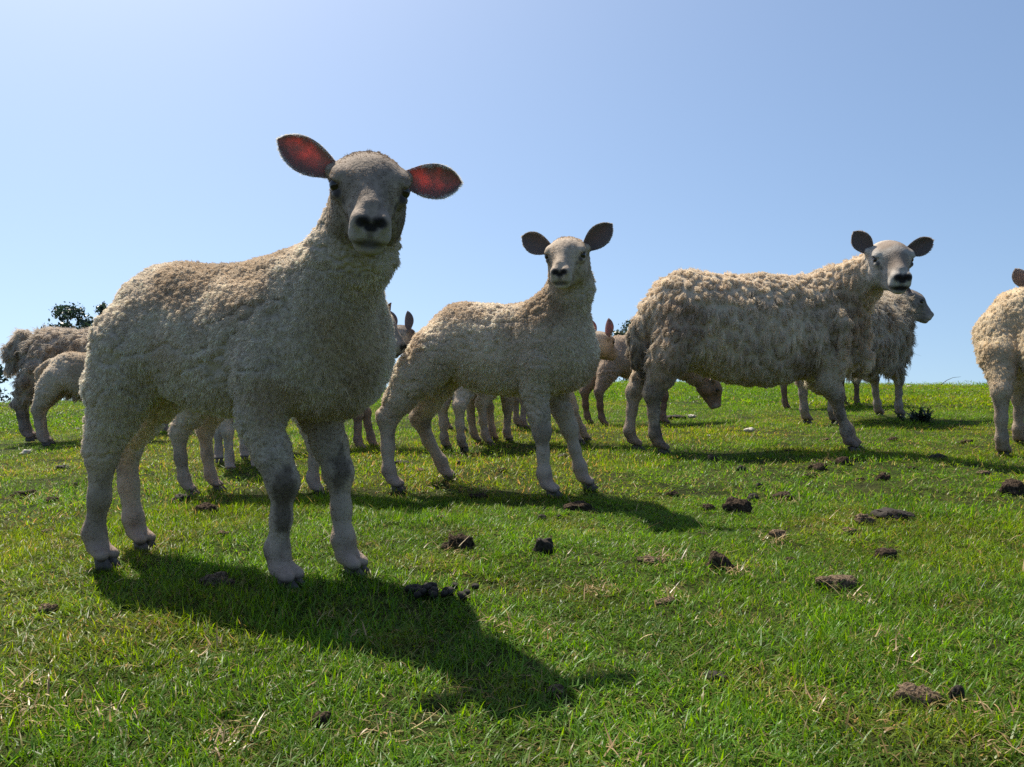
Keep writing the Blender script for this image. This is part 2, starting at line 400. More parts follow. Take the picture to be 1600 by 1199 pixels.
# ------------------------------------------------------------------ animals: implicit surface -> one continuous mesh
class Body:
    """smooth union of rounded cones and ellipsoids, meshed with surface nets on a rectilinear grid"""
    def __init__(s): s.pr = []; s.cut = []
    def cone(s, a, b, ra, rb, tagn, k=0.03, sy=1.0):
        s.pr.append(('c', np.array(a, float), np.array(b, float), ra, rb, tagn, k, None))
    def chain(s, pts, tagn, k=0.02):
        for (p, r, *t), (q, r2, *t2) in zip(pts[:-1], pts[1:]): s.cone(p, q, r, r2, t[0] if t else tagn, k)
    def ell(s, c, r, tagn, k=0.04, rot=None):
        s.pr.append(('e', np.array(c, float), np.array(r, float), 0, 0, tagn, k, rot))
    def carve(s, a, b, ra, rb, k=0.004): s.cut.append(('c', np.array(a, float), np.array(b, float), ra, rb, 'cut', k, None))
    @staticmethod
    def dist(pr, P):
        t, a, b, ra, rb, _, _, rot = pr
        if t == 'c':
            ab = b - a; L2 = float(ab @ ab) + 1e-12
            h = np.clip(((P - a) @ ab) / L2, 0, 1)
            return np.linalg.norm(P - a - h[..., None] * ab, axis=-1) - (ra + (rb - ra) * h)
        q = P - a
        if rot is not None: q = q @ rot
        k0 = np.linalg.norm(q / b, axis=-1); k1 = np.linalg.norm(q / (b * b), axis=-1) + 1e-9
        return k0 * (k0 - 1.0) / k1
    @staticmethod
    def bounds(pr):
        t, a, b, ra, rb, _, k, rot = pr
        if t == 'c': return np.minimum(a - ra, b - rb), np.maximum(a + ra, b + rb)
        r = b if rot is None else np.full(3, b.max()); return a - r, a + r
    def mesh(s, h, fine=None):
        lo = np.min([s.bounds(p)[0] for p in s.pr], 0) - 3 * h; hi = np.max([s.bounds(p)[1] for p in s.pr], 0) + 3 * h
        ax = []
        for d in range(3):
            if fine is None: ax.append(np.arange(lo[d], hi[d] + h, h)); continue
            (f0, f1, fh) = fine; g = [lo[d]]
            while g[-1] < hi[d]:
                x = g[-1]; dd = max(f0[d] - x, x - f1[d], 0)
                g.append(x + min(h, fh + dd * 0.12))
            ax.append(np.array(g))
        nx, ny, nz = map(len, ax)
        F = np.full((nx, ny, nz), 1.0, np.float32)
        def region(pr, k):
            b0, b1 = s.bounds(pr); m = k + 3 * h; sl = []
            for d in range(3):
                i0 = max(np.searchsorted(ax[d], b0[d] - m) - 1, 0); i1 = min(np.searchsorted(ax[d], b1[d] + m) + 1, len(ax[d]))
                sl.append(slice(i0, i1))
            g = np.stack(np.meshgrid(ax[0][sl[0]], ax[1][sl[1]], ax[2][sl[2]], indexing='ij'), -1).astype(np.float32)
            return tuple(sl), g
        for pr in s.pr:
            k = pr[6]; sl, g = region(pr, k)
            if min(g.shape[:3]) == 0: continue
            d = s.dist(pr, g); f = F[sl]
            hh = np.maximum(k - np.abs(d - f), 0) / k
            F[sl] = np.minimum(d, f) - hh * hh * k * 0.25
        for pr in s.cut:
            k = pr[6]; sl, g = region(pr, k); d = -s.dist(pr, g); f = F[sl]
            hh = np.maximum(k - np.abs(d - f), 0) / k
            F[sl] = np.maximum(d, f) + hh * hh * k * 0.25
        ins = F < 0
        c = [ins[i:nx - 1 + i, j:ny - 1 + j, k:nz - 1 + k] for i in (0, 1) for j in (0, 1) for k in (0, 1)]
        anyc = c[0].copy(); allc = c[0].copy()
        for x in c[1:]: anyc |= x; allc &= x
        act = anyc & ~allc; ids = np.full(act.shape, -1, np.int64); cells = np.argwhere(act); ids[act] = np.arange(len(cells))
        acc = np.zeros((len(cells), 3)); cnt = np.zeros(len(cells))
        corner = np.array([(i, j, k) for i in (0, 1) for j in (0, 1) for k in (0, 1)])
        for ai in range(8):
            for d in range(3):
                if corner[ai][d]: continue
                ca = cells + corner[ai]; cb = ca.copy(); cb[:, d] += 1
                fa = F[ca[:, 0], ca[:, 1], ca[:, 2]]; fb = F[cb[:, 0], cb[:, 1], cb[:, 2]]
                m = (fa < 0) != (fb < 0)
                if not m.any(): continue
                t = fa[m] / (fa[m] - fb[m])
                pa = np.stack([ax[e][ca[m][:, e]] for e in range(3)], 1); pb = np.stack([ax[e][cb[m][:, e]] for e in range(3)], 1)
                acc[m] += pa + (pb - pa) * t[:, None]; cnt[m] += 1
        V = acc / cnt[:, None]
        Q = []
        for d in range(3):
            e1, e2 = (d + 1) % 3, (d + 2) % 3
            A = ins.take(range(0, ins.shape[d] - 1), d); B = ins.take(range(1, ins.shape[d]), d)
            idx = np.argwhere(A != B)
            ok = (idx[:, e1] > 0) & (idx[:, e2] > 0) & (idx[:, e1] < act.shape[e1]) & (idx[:, e2] < act.shape[e2]); idx = idx[ok]
            def cid(o1, o2):
                q = idx.copy(); q[:, e1] -= o1; q[:, e2] -= o2; return ids[q[:, 0], q[:, 1], q[:, 2]]
            q = np.stack([cid(0, 0), cid(1, 0), cid(1, 1), cid(0, 1)], 1)
            flip = ~ins[idx[:, 0], idx[:, 1], idx[:, 2]]
            q[flip] = q[flip][:, ::-1]; Q.append(q)
        Q = np.vstack(Q)
        return V, Q
    def weights(s, V, tags, sharp=0.012):
        D = {t: np.full(len(V), 9.0) for t in tags}
        for pr in s.pr: D[pr[5]] = np.minimum(D[pr[5]], s.dist(pr, V))
        W = np.stack([np.exp(-np.clip(D[t] / sharp, -40, 40)) for t in tags], 1)
        return W / W.sum(1, keepdims=True)

def vnormals(V, Q):
    fn = np.cross(V[Q[:, 2]] - V[Q[:, 0]], V[Q[:, 3]] - V[Q[:, 1]])
    n = np.zeros_like(V)
    for k in range(4): np.add.at(n, Q[:, k], fn)
    return norm(n), fn

def ear_mesh(name, base, tip, face, width, mat, parent, thick=0.0035, cup=0.5, nu=12, nv=9, hair=None):
    """leaf-shaped cupped ear from base to tip, hollow side towards face"""
    base, tip = np.array(base, float), np.array(tip, float); L = np.linalg.norm(tip - base); ax = (tip - base) / L
    f = norm(np.asarray(face, float) - ax * (np.asarray(face, float) @ ax)); s = np.cross(ax, f)
    vs, shade = [], []
    for side in (1, -1):
        for i in range(nu + 1):
            t = i / nu
            w = width * (0.38 + 0.62 * math.sin(min(1, t / 0.52) * math.pi / 2)) if t < 0.52 else width * max(0, 1 - ((t - 0.52) / 0.48) ** 1.9) ** 0.72
            w = max(w, 0.001)
            for j in range(nv):
                v = -1 + 2 * j / (nv - 1)
                edge = 1 - abs(v) ** 4
                cupd = (v * v - 0.35) * w * cup + 0.10 * L * math.sin(t * 2.6) * 0.25
                vs.append(base + ax * L * t + s * (v * w) + f * (cupd + side * thick * 0.5 * max(edge, 0.1) * (1.5 - t)))
                shade.append(0.42 + 0.58 * math.exp(-((v - 0.1) ** 2) * 2.6) * math.sin(min(1, t / 0.3) * 1.57) * (1 - 0.7 * max(0, t - .7) / .3))
    n1 = (nu + 1) * nv; q = []
    for i in range(nu):
        for j in range(nv - 1):
            a = i * nv + j
            q.append((a, a + 1, a + nv + 1, a + nv)); q.append((n1 + a, n1 + a + nv, n1 + a + nv + 1, n1 + a + 1))
        for j in (0, nv - 1):
            a = i * nv + j; q.append((a, a + nv, n1 + a + nv, n1 + a) if j == 0 else (a, n1 + a, n1 + a + nv, a + nv))
    for i in (0, nu):
        for j in range(nv - 1):
            a = i * nv + j; q.append((a, n1 + a, n1 + a + 1, a + 1) if i == 0 else (a, a + 1, n1 + a + 1, n1 + a))
    o = new_mesh(name, vs, q, mat, parent, colors=np.repeat(np.array(shade)[:, None], 3, 1))
    V = np.array(vs); Q = np.array(q)
    return o, V, Q

def uv_sphere(name, c, r, mat, parent, n=14, sq=(1, 1, 1)):
    vs, q = [], []
    for i in range(n + 1):
        for j in range(2 * n):
            a, b = math.pi * i / n, math.pi * j / n
            vs.append((c[0] + r * sq[0] * math.sin(a) * math.cos(b), c[1] + r * sq[1] * math.sin(a) * math.sin(b), c[2] + r * sq[2] * math.cos(a)))
    for i in range(n):
        for j in range(2 * n):
            q.append((i * 2 * n + j, (i + 1) * 2 * n + j, (i + 1) * 2 * n + (j + 1) % (2 * n), i * 2 * n + (j + 1) % (2 * n)))
    return new_mesh(name, vs, q, mat, parent)

def hoof_mesh(c, d, r, parent):
    """two claws with a cleft, one mesh per foot; c: centre on the ground, d: forward"""
    d = norm(np.array([d[0], d[1], 0.0])); s = np.array([-d[1], d[0], 0]); vs, q = [], []
    for sd in (-1, 1):
        o = len(vs); n = 10
        for (z, k, fw) in ((0.0, 1.0, 0.0), (0.010, 0.98, -0.002), (0.020, 0.80, -0.008), (0.025, 0.55, -0.010)):
            for j in range(n):
                a = 2 * math.pi * j / n
                vs.append(np.array(c) + d * (math.cos(a) * r * 1.15 * k * (1.15 if math.cos(a) > 0 else .8) + fw) + s * (sd * r * 0.50 + math.sin(a) * r * 0.46 * k) + np.array([0, 0, z]))
        for i in range(3):
            for j in range(n): q.append((o + i * n + j, o + i * n + (j + 1) % n, o + (i + 1) * n + (j + 1) % n, o + (i + 1) * n + j))
        q.append(tuple(o + 3 * n + j for j in range(n)))
        q.append(tuple(o + j for j in range(n))[::-1])
    return new_mesh('hoof', vs, q, M['hoof'], parent)

def grow(name, V, Q, L, C, lay, comb, count, rad, clump, parent, curl=0.35, pts=5, seed=1, aniso=(1, 1, 1), pull=0.6, jit=0.25, dens=None):
    """hair curves over a mesh: L length and C colour per vertex, comb direction, gathered into locks"""
    rs = np.random.default_rng(seed)
    n, fn = vnormals(V, Q)
    area = np.linalg.norm(fn, axis=1) * 0.5
    lq = L[Q].mean(1); w = area * (lq > 0.0006)
    if dens is not None: w = w * dens[Q].mean(1)
    f = rs.choice(len(Q), count, p=w / w.sum()); q = Q[f]
    u, v = rs.random(count), rs.random(count)
    bw = np.stack([(1 - u) * (1 - v), u * (1 - v), u * v, (1 - u) * v], 1)
    it = lambda A: (A[q] * (bw[..., None] if A.ndim == 2 else bw)).sum(1)
    P, Nn, ln, cl, la = it(V), norm(it(n)), it(L), it(C), it(lay)
    cm = it(comb); cm = cm - Nn * (cm * Nn).sum(1, keepdims=True); cm = norm(cm)
    an = np.asarray(aniso, float)
    w1, w2, fp, fi = worley(P / clump * an, seed)
    cc = fp / an * clump; dl = cc - P; dl = dl - Nn * (dl * Nn).sum(1, keepdims=True)
    dirv = norm(Nn * (1 - la)[:, None] + cm * la[:, None] + rs.normal(0, jit, (count, 3)) * 0.5)
    full = np.clip((w2 - w1) / 0.45, 0, 1); wool0 = sstep(0.006, 0.011, ln)
    ln = ln * (0.8 + 0.35 * rs.random(count)) * (0.8 + 0.4 * fi) * (1 - wool0 * 0.55 * (1 - full)) * np.where(rs.random(count) < .04, 1.5, 1.0)
    sd = norm(np.cross(dirv, cm + 1e-3)); sd2 = np.cross(dirv, sd)
    ph = fi * 40 + rs.normal(0, 0.5, count)
    woolly = sstep(0.005, 0.010, ln)
    X = np.empty((count, pts, 3), np.float32)
    for j in range(pts):
        t = j / (pts - 1)
        a = ph + t * 5.0
        off = (np.cos(a)[:, None] * sd + np.sin(a)[:, None] * sd2) * (ln * curl * t * 0.5 * woolly)[:, None]
        X[:, j] = P - Nn * 0.001 + dirv * (ln * t)[:, None] + off + dl * (pull * t * woolly)[:, None] + np.array([0, 0, -1]) * (ln * 0.18 * t * t)[:, None]
    cu = bpy.data.hair_curves.new(name); cu.add_curves([pts] * count)
    cu.points.foreach_set('position', X.ravel())
    ra = cu.attributes.get('radius') or cu.attributes.new('radius', 'FLOAT', 'POINT')
    tt = np.linspace(0, 1, pts); prof = 1.0 - 0.75 * tt ** 1.5
    ra.data.foreach_set('value', (rad * prof[None, :] * (0.7 + 0.6 * rs.random(count))[:, None]).astype(np.float32).ravel())
    ca = cu.attributes.new('col', 'FLOAT_COLOR', 'CURVE')
    c4 = np.ones((count, 4), np.float32); vr = 0.18 + 0.22 * (1 - wool0); c4[:, :3] = np.clip(cl * (1 - vr + 2 * vr * rs.random(count))[:, None] * (0.86 + 0.28 * fi)[:, None], 0, 0.95)
    ca.data.foreach_set('color', c4.ravel())
    cu.materials.append(M['wool'])
    o = bpy.data.objects.new(name, cu); COL.objects.link(o); o.parent = parent
    return o

TAGS = ['wool', 'leg', 'face', 'muzzle']

def head_frame(yaw, pitch, roll):
    """columns: forward, left, up of the head; yaw about z from body-forward, pitch down positive"""
    cy, sy, cp, sp = math.cos(yaw), math.sin(yaw), math.cos(pitch), math.sin(pitch)
    f = np.array([cy * cp, sy * cp, -sp]); l0 = np.array([-sy, cy, 0]); u0 = np.cross(f, l0)
    l = l0 * math.cos(roll) + u0 * math.sin(roll); u = np.cross(f, l)
    return np.stack([f, l, u], 1)

def make_sheep(label, loc, heading, spec, group=None):
    """spec: torso / neck / legs / head in metres, x forward, y left, z up"""
    root = empty('sheep', (loc[0], loc[1], loc[2] if len(loc) > 2 else float(gz(np.array([loc[0]]), np.array([loc[1]]))[0])), heading)
    tag(root, label, 'sheep', group or 'flock of sheep on the hill pasture')
    s = spec; B = Body(); hs = s['head_s']; Rm = head_frame(*s['head_ang']); H0 = np.array(s['head'], float)
    hp = lambda x, y, z: H0 + Rm @ (np.array([x, y, z]) * hs)
    for c, r in s['torso']: B.ell(c, r, 'wool', s.get('kt', 0.06))
    for seg in s['neck']: B.cone(seg[0], seg[1], seg[2], seg[3], 'wool', 0.06)
    B.cone(s['neck'][-1][1], hp(-0.035, 0, -0.015), s['neck'][-1][3], 0.052 * hs, 'wool', 0.03)
    for leg in s['legs']:
        B.chain(leg[:-1], 'leg', s.get('kl', 0.022))
        (fp, fr, *_), (tp, tr) = leg[-2], leg[-1]; fp, tp = np.array(fp), np.array(tp); k_ = tr / 0.0232
        B.cone(fp, tp + np.array([-.012, 0, .006]) * k_, fr, tr * .80, 'leg', 0.015)
        for sd in (1, -1):
            B.cone(tp + np.array([-.014, sd * .007, .006]) * k_, tp + np.array([.011, sd * .0125, -.009]) * k_, tr * .62, tr * .50, 'leg', 0.006)
        B.carve(tp + np.array([.030, 0, -.012]) * k_, tp + np.array([.010, 0, .012]) * k_, .0030 * k_, .0016 * k_, .005)
    for ch in s.get('extra', []): B.chain(ch, 'wool', 0.012)
    if s.get('tail'): B.chain(s['tail'], 'wool', 0.02)
    # head
    kk = 0.022 * hs
    B.ell(hp(0.0, 0, 0.008), np.array([0.070, 0.057, 0.048]) * hs, 'face', kk, Rm)
    B.ell(hp(0.040, 0, 0.016), np.array([0.050, 0.046, 0.036]) * hs, 'face', kk, Rm)
    B.cone(hp(0.03, 0, -0.008), hp(0.112, 0, -0.030), 0.045 * hs, 0.027 * hs, 'face', kk)
    B.cone(hp(0.045, 0, 0.028), hp(0.118, 0, -0.008), 0.020 * hs, 0.016 * hs, 'face', kk * .8)
    for sd in (1, -1):
        B.ell(hp(0.000, 0.034 * sd, -0.042), np.array([0.048, 0.024, 0.036]) * hs, 'face', kk, Rm)
        B.ell(hp(0.036, 0.045 * sd, 0.026), np.array([0.024, 0.013, 0.010]) * hs, 'face', kk * .5, Rm)
        B.ell(hp(0.044, 0.043 * sd, -0.006), np.array([0.022, 0.012, 0.008]) * hs, 'face', kk * .4, Rm)
        B.ell(hp(0.134, 0.015 * sd, -0.024), np.array([0.020, 0.014, 0.015]) * hs, 'muzzle', kk * .5, Rm)
        B.ell(hp(0.128, 0.014 * sd, -0.044), np.array([0.020, 0.0165, 0.017]) * hs, 'muzzle', kk * .5, Rm)
        B.carve(hp(0.150, 0.0075 * sd, -0.0285), hp(0.158, 0.018 * sd, -0.0185), 0.0058 * hs, 0.0062 * hs, 0.004 * hs)
        # mouth line
        B.carve(hp(0.152, 0.000 * sd, -0.0555), hp(0.140, 0.022 * sd, -0.058), 0.0018 * hs, 0.0016 * hs, 0.004 * hs)
        B.carve(hp(0.140, 0.023 * sd, -0.058), hp(0.112, 0.036 * sd, -0.058), 0.0016 * hs, 0.0012 * hs, 0.004 * hs)
        B.ell(hp(0.043, 0.0500 * sd, 0.0195), np.array([0.019, 0.0105, 0.0056]) * hs, 'face', kk * .25, Rm)
        B.ell(hp(0.046, 0.0500 * sd, -0.0030), np.array([0.016, 0.0062, 0.0046]) * hs, 'face', kk * .25, Rm)
        B.carve(hp(0.070, 0.045 * sd, -0.010), hp(0.078, 0.041 * sd, -0.018), 0.003 * hs, 0.002 * hs, 0.008 * hs)
        B.cone(hp(-0.012, 0.040 * sd, 0.018), hp(-0.014, 0.056 * sd, 0.020), 0.020 * hs, 0.012 * hs, 'face', kk * .6)
    B.carve(hp(0.152, 0, -0.030), hp(0.150, 0, -0.052), 0.0022 * hs, 0.0022 * hs, 0.003 * hs)
    B.cone(hp(-0.005, 0, -0.060), hp(0.100, 0, -0.058), 0.030 * hs, 0.020 * hs, 'face', kk)
    B.ell(hp(0.122, 0, -0.064), np.array([0.021, 0.019, 0.012]) * hs, 'muzzle', kk * .5, Rm)
    fine = None
    if s.get('fine'):
        cx = hp(0.05, 0, -0.01); rr = 0.115 * hs; fine = (cx - rr, cx + rr, s['fine'])
    V, Q = B.mesh(s['vox'], fine)
    W = B.weights(V, TAGS, 0.010 * max(1, hs * .9)); n0, _ = vnormals(V, Q)
    ww, wl, wf = W[:, 0], W[:, 1], W[:, 2] + W[:, 3]
    hl = (V - H0) @ Rm / hs                                    # head-local, in lamb units
    inhead = np.linalg.norm(hl - (0.05, 0, -0.01), axis=1) < 0.16
    # fleece relief
    sd0 = s.get('seed', 1); lump = s.get('lump', (0.004, 22.0)); an = np.array(s.get('aniso', (1, 1, 1)))
    d1, d2, _, _ = worley(V * an / s['clump'], sd0)
    puff = np.clip(d2 - d1, 0, 0.6) / 0.6
    disp = ww * ((fbm(V * lump[1], 3, sd0) - 0.5) * 2 * lump[0] + puff * s.get('puff', 0.003))
    disp = disp + ww * (fbm(V * np.array([34, 34, 7]), 2, sd0 + 2) - 0.5) * 2 * s.get('fold', 0.0045)
    cks = np.array(s.get('crack_f', (17, 17, 26))); cn = fbm(V * cks, 3, sd0 + 40) + 0.25 * (fbm(V * 4, 2, sd0 + 41) - .5)
    crack = np.exp(-((cn - 0.5) / s.get('crack_w', 0.030)) ** 2) * ww * sstep(.35, .6, fbm(V * 6, 2, sd0 + 42))
    disp = disp - crack * s.get('crack', 0.008)
    disp = disp + wl * (fbm(V * 40, 2, sd0 + 3) - 0.5) * 0.002
    V = V + n0 * disp[:, None]
    # pigment
    base = np.array(s['wool_col']); leg_c = np.array(s['leg_col']); face_c = np.array(s['face_col'])
    Cc = ww[:, None] * base + wl[:, None] * leg_c + wf[:, None] * face_c
    Cc = Cc * (0.80 + 0.40 * fbm(V * 9, 3, sd0 + 5))[:, None]
    Cc = Cc * (1 + wf * ((fbm(hl * 55, 3, sd0 + 6) - .5) * .55 + (fbm(hl * np.array([60, 190, 190]), 2, sd0 + 7) - .5) * .7))[:, None]
    stain = sstep(0.52, 0.72, fbm(V * 5.5, 3, sd0 + 8))[:, None] * ww[:, None]
    Cc = Cc * (1 - stain * 0.5) + stain * 0.5 * np.array(s.get('stain', (0.36, 0.24, 0.13)))
    for mp, mr, mc, ma in s.get('tint_spots', []):
        k_ = (ma * sstep(mr * 1.3, mr * 0.3, np.linalg.norm(V - mp, axis=1) * (0.7 + 0.6 * fbm(V * 25, 2, sd0 + 14))))[:, None]
        Cc = Cc * (1 - k_) + np.array(mc) * k_
    mud = sstep(0.56, 0.66, fbm(V * np.array([34, 34, 20]), 3, sd0 + 11)) * wl * s.get('mud', 0.5)
    for mp, mr, ma in s.get('mud_spots', []):
        mud = np.maximum(mud, ma * sstep(mr * 1.2, mr * 0.5, np.linalg.norm((V - mp) * (1, 1, .55), axis=1) * (0.25 + 1.5 * fbm(V * 70, 3, sd0 + 12))))
    Cc = Cc * (1 - 0.82 * mud)[:, None] + np.array([0.062, 0.042, 0.029]) * (0.82 * mud)[:, None]
    low = sstep(0.10, 0.03, V[:, 2]) * wl
    Cc = Cc * (1 - .5 * low[:, None]) + np.array(s.get('foot_col', (0.36, 0.24, 0.19))) * (.5 * low[:, None])
    hf = (sstep(0.023, 0.012, V[:, 2]) * wl * .85)[:, None]                 # horn of the claws
    Cc = Cc * (1 - hf) + np.array([0.060, 0.048, 0.040]) * hf
    # nose leather, lips, lids, tear stain
    def spot(x, y, z, r, soft=0.5):
        return np.maximum(sstep(r * (1 + soft), r * (1 - soft), np.linalg.norm((hl - (x, y, z)), axis=1)), sstep(r * (1 + soft), r * (1 - soft), np.linalg.norm((hl - (x, -y, z)), axis=1))) * inhead
    def espot(y, z, ry, rz, soft=0.35):
        m = (hl[:, 0] > 0.10) & inhead; wob = 1 + 0.25 * (fbm(hl * 180, 2, 77) - .5)
        q = np.minimum(np.hypot((hl[:, 1] - y) / ry, (hl[:, 2] - z) / rz), np.hypot((hl[:, 1] + y) / ry, (hl[:, 2] - z) / rz)) * wob
        return sstep(1 + soft, 1 - soft, q) * m
    nr = s.get('nose_r', 1.0)
    nose = np.maximum.reduce([espot(0.0115, -0.0225, 0.0115 * nr, 0.0085 * nr), espot(0.0, -0.030, 0.011 * nr, 0.0075 * nr), espot(0, -0.042, 0.0050 * nr, 0.010, .6) * .55,
                              espot(0.0, -0.0545, 0.0225 * nr, 0.0070 * nr, .6) * s.get('lip', .8)])
    lid = np.maximum.reduce([spot(0.049, 0.057, 0.009, 0.0105, .3), 0.85 * spot(0.063, 0.048, 0.000, 0.008, .5), 0.75 * spot(0.073, 0.043, -0.012, 0.008, .5)])
    pale = np.maximum.reduce([spot(0.135, 0.012, -0.045, 0.026, .3) * .8])
    Cc = Cc + (np.array(s.get('muz_col', (0.50, 0.43, 0.36))) - Cc) * (pale * 0.6)[:, None]
    if 'brow_col' in s:
        br = np.maximum(spot(0.095, 0.0, 0.014, 0.040, .6), spot(0.03, 0.02, 0.055, 0.036, .5))
        Cc = Cc + (np.array(s['brow_col']) - Cc) * (br * 0.8)[:, None]
    dark = np.maximum(nose, lid)
    Cc = Cc * (1 - dark)[:, None] + np.array([0.022, 0.018, 0.020]) * dark[:, None]
    Cb = Cc * (1 - 0.35 * ww)[:, None] * (1 - ww[:, None] * np.array([0, .04, .10]))      # wool base darkened as shade between the locks, tinted greasy yellow-brown
    body = big_mesh('body', V, Q, M['skin'], root, colors=Cb)
    # parts
    er = s.get('eye_r', 0.0128) * hs
    for sd in (1, -1):
        uv_sphere('eye', hp(0.045, 0.0475 * sd, 0.0085), er, M['eye'], root)
    ears = []
    for e in s['ears']:
        ob, eV, eQ = ear_mesh('ear', hp(*e['b']), hp(*e['t']), Rm @ np.array(e['f'], float), e.get('w', 0.033) * hs, M[s['ear_mat']], root, thick=0.004 * hs, cup=e.get('cup', 0.5))
        ears.append((eV, eQ, ob))
    for leg in s['legs']:
        p = np.array(leg[-1][0]); pq = np.array(leg[-2][0]); hd = p - pq; hd = np.array([max(hd[0], 0.02), hd[1], 0])
        if not s.get('no_hoof'): hoof_mesh((p[0] + 0.010, p[1], -0.006), hd, leg[-1][1] * 0.82, root)
    # coat
    hz_ = np.maximum(hl[:, 0] - 0.02, 0)
    wz = s.get('woolz', (0.15, 0.33)); wfade = np.where(inhead, 1, sstep(wz[0], wz[1], V[:, 2]))
    Lc = ww * (s['leg_len'] + (s['wool_len'] - s['leg_len']) * wfade) + wl * s['leg_len'] + wf * s.get('face_len', 0.005)
    if s.get('topknot'):
        Lc = Lc + s['topknot'] * spot(-0.01, 0.0, 0.06, 0.040, .5)
    Lc = Lc * (1 - 0.75 * crack) * (1 - ww * .55 * sstep(-.075, -.02, hl[:, 0]) * (np.linalg.norm(hl, axis=1) < .13))
    Lc = Lc * (1 - 0.9 * np.maximum(nose, lid)) * (1 - 0.6 * pale) * (1 - .55 * W[:, 3])
    Lc[V[:, 2] < 0.03] *= 0.5
    lay = ww * s.get('lay', 0.4) + wl * 0.74 + wf * 0.78
    comb = np.zeros_like(V); comb[:] = (-0.35, 0, -1.0)
    cf = -(Rm[:, 0] * 0.9) + np.array([0, 0, -0.25])
    comb = comb * (1 - wf)[:, None] + cf * wf[:, None]
    dens = 1.0 + 1.2 * wf + .5 * wl
    grow('fleece', V, Q, Lc, Cc, lay, comb, s['hairs'], s['hair_r'], s['clump'], root, curl=s.get('curl', 0.4), pts=s.get('pts', 4), seed=sd0, aniso=s.get('aniso', (1, 1, 1)), pull=s.get('pull', 0.6), dens=dens, jit=s.get('jit', 0.25))
    for (eV, eQ, eo), e in zip(ears, s['ears']):
        if s['hairs'] < 30000: continue
        nE = len(eV) // 2; Le = np.full(len(eV), 0.004 * hs); Le[:nE] *= 0.6
        j = np.arange(len(eV)) % 9; edge = (j == 0) | (j == 8); Le[edge] = 0.0045 * hs
        Ce = np.tile(np.array(s['ear_hair']), (len(eV), 1)); eax = norm(np.array(hp(*e['t'])) - hp(*e['b']))
        grow('ear_hair', eV, eQ, Le, Ce, np.full(len(eV), 0.6), np.tile(eax, (len(eV), 1)), max(1200, s['hairs'] // 45), s['hair_r'] * .7, 0.01, eo, pts=3, seed=sd0 + 5, dens=np.where(edge, 1.2, np.where(np.arange(len(eV)) < nE, 0.05, 1.0)))
    return root

# ---- leg builders: list of (point, radius)
def fleg(foot, sx, sy, s=1.0, knee=None, th=1.0, top=0.36, r=(0.057, 0.034, 0.0230, 0.0142, 0.0190, 0.0235)):
    fx, fy = foot
    kx, ky = knee if knee else (sx * .5 + fx * .5 + 0.008 * s, sy * .4 + fy * .6)
    return [((sx, sy, top * s), r[0] * th, 'wool'), ((sx - 0.012 * s, sy, (top - .075) * s), r[1] * th, 'wool'), ((sx * .45 + kx * .55 - .006 * s, sy * .5 + ky * .5, (0.178 + (top - .253) * .45) * s), (r[1] * .36 + r[2] * .64) * th), ((kx, ky, 0.178 * s), r[2] * th), ((kx * .55 + fx * .45 - .004 * s, ky * .5 + fy * .5, 0.115 * s), r[3] * th),
            ((fx - 0.012 * s, fy, 0.062 * s), r[4] * th), ((fx + 0.008 * s, fy, 0.028 * s), r[5] * th)]

def hleg(foot, hx, hy, s=1.0, hock=None, th=1.0, top=0.40, hz=0.215, r=(0.078, 0.060, 0.0390, 0.0275, 0.0165, 0.0185, 0.0225), st=None):
    fx, fy = foot
    kx, ky = hock if hock else (fx - 0.030 * s, fy)
    lv = lambda u: (hz + (top - hz) * u) * s
    mix = lambda a, b, u: a * (1 - u) + b * u
    return [((hx, hy, top * s), r[0] * th, 'wool'), ((mix(hx, kx, .45), mix(hy, ky, .4), lv(.60)), r[1] * th, 'wool'), ((mix(hx, kx, .76) + .004 * s, mix(hy, ky, .75), lv(.28)), r[2] * th, 'wool'), ((kx, ky, hz * s), r[3] * th),
            ((kx * .6 + fx * .4 - .006 * s, ky * .5 + fy * .5, 0.125 * s), r[4] * th), ((fx - 0.014 * s, fy, 0.060 * s), r[5] * th), ((fx + 0.008 * s, fy, 0.028 * s), r[6] * th)]

def lamb_torso(s=1.0, w=1.0, lx=1.0):
    T = [((0.045, 0, 0.428), (0.205, 0.100, 0.122)), ((-0.090, 0, 0.448), (0.112, 0.094, 0.102)), ((0.178, 0, 0.428), (0.110, 0.099, 0.126)),
         ((0.055, 0, 0.386), (0.15, 0.086, 0.098)), ((0.232, 0.0, 0.402), (0.083, 0.096, 0.104))]
    return [((c[0] * s * lx, c[1] * s, c[2] * s), (r[0] * s * lx, r[1] * s * w, r[2] * s)) for c, r in T]

CREAM = (0.79, 0.685, 0.55); LEGC = (0.44, 0.345, 0.26); FACE = (0.30, 0.235, 0.18)

def earset(tl, tr, fl=(1.0, .25, .1), fr=(1.0, -.25, .1), w=0.033):
    """ears by tip position in head units (left, right)"""
    return [dict(b=(-0.014, 0.050, 0.019), t=tl, f=fl, w=w), dict(b=(-0.014, -0.050, 0.019), t=tr, f=fr, w=w)]

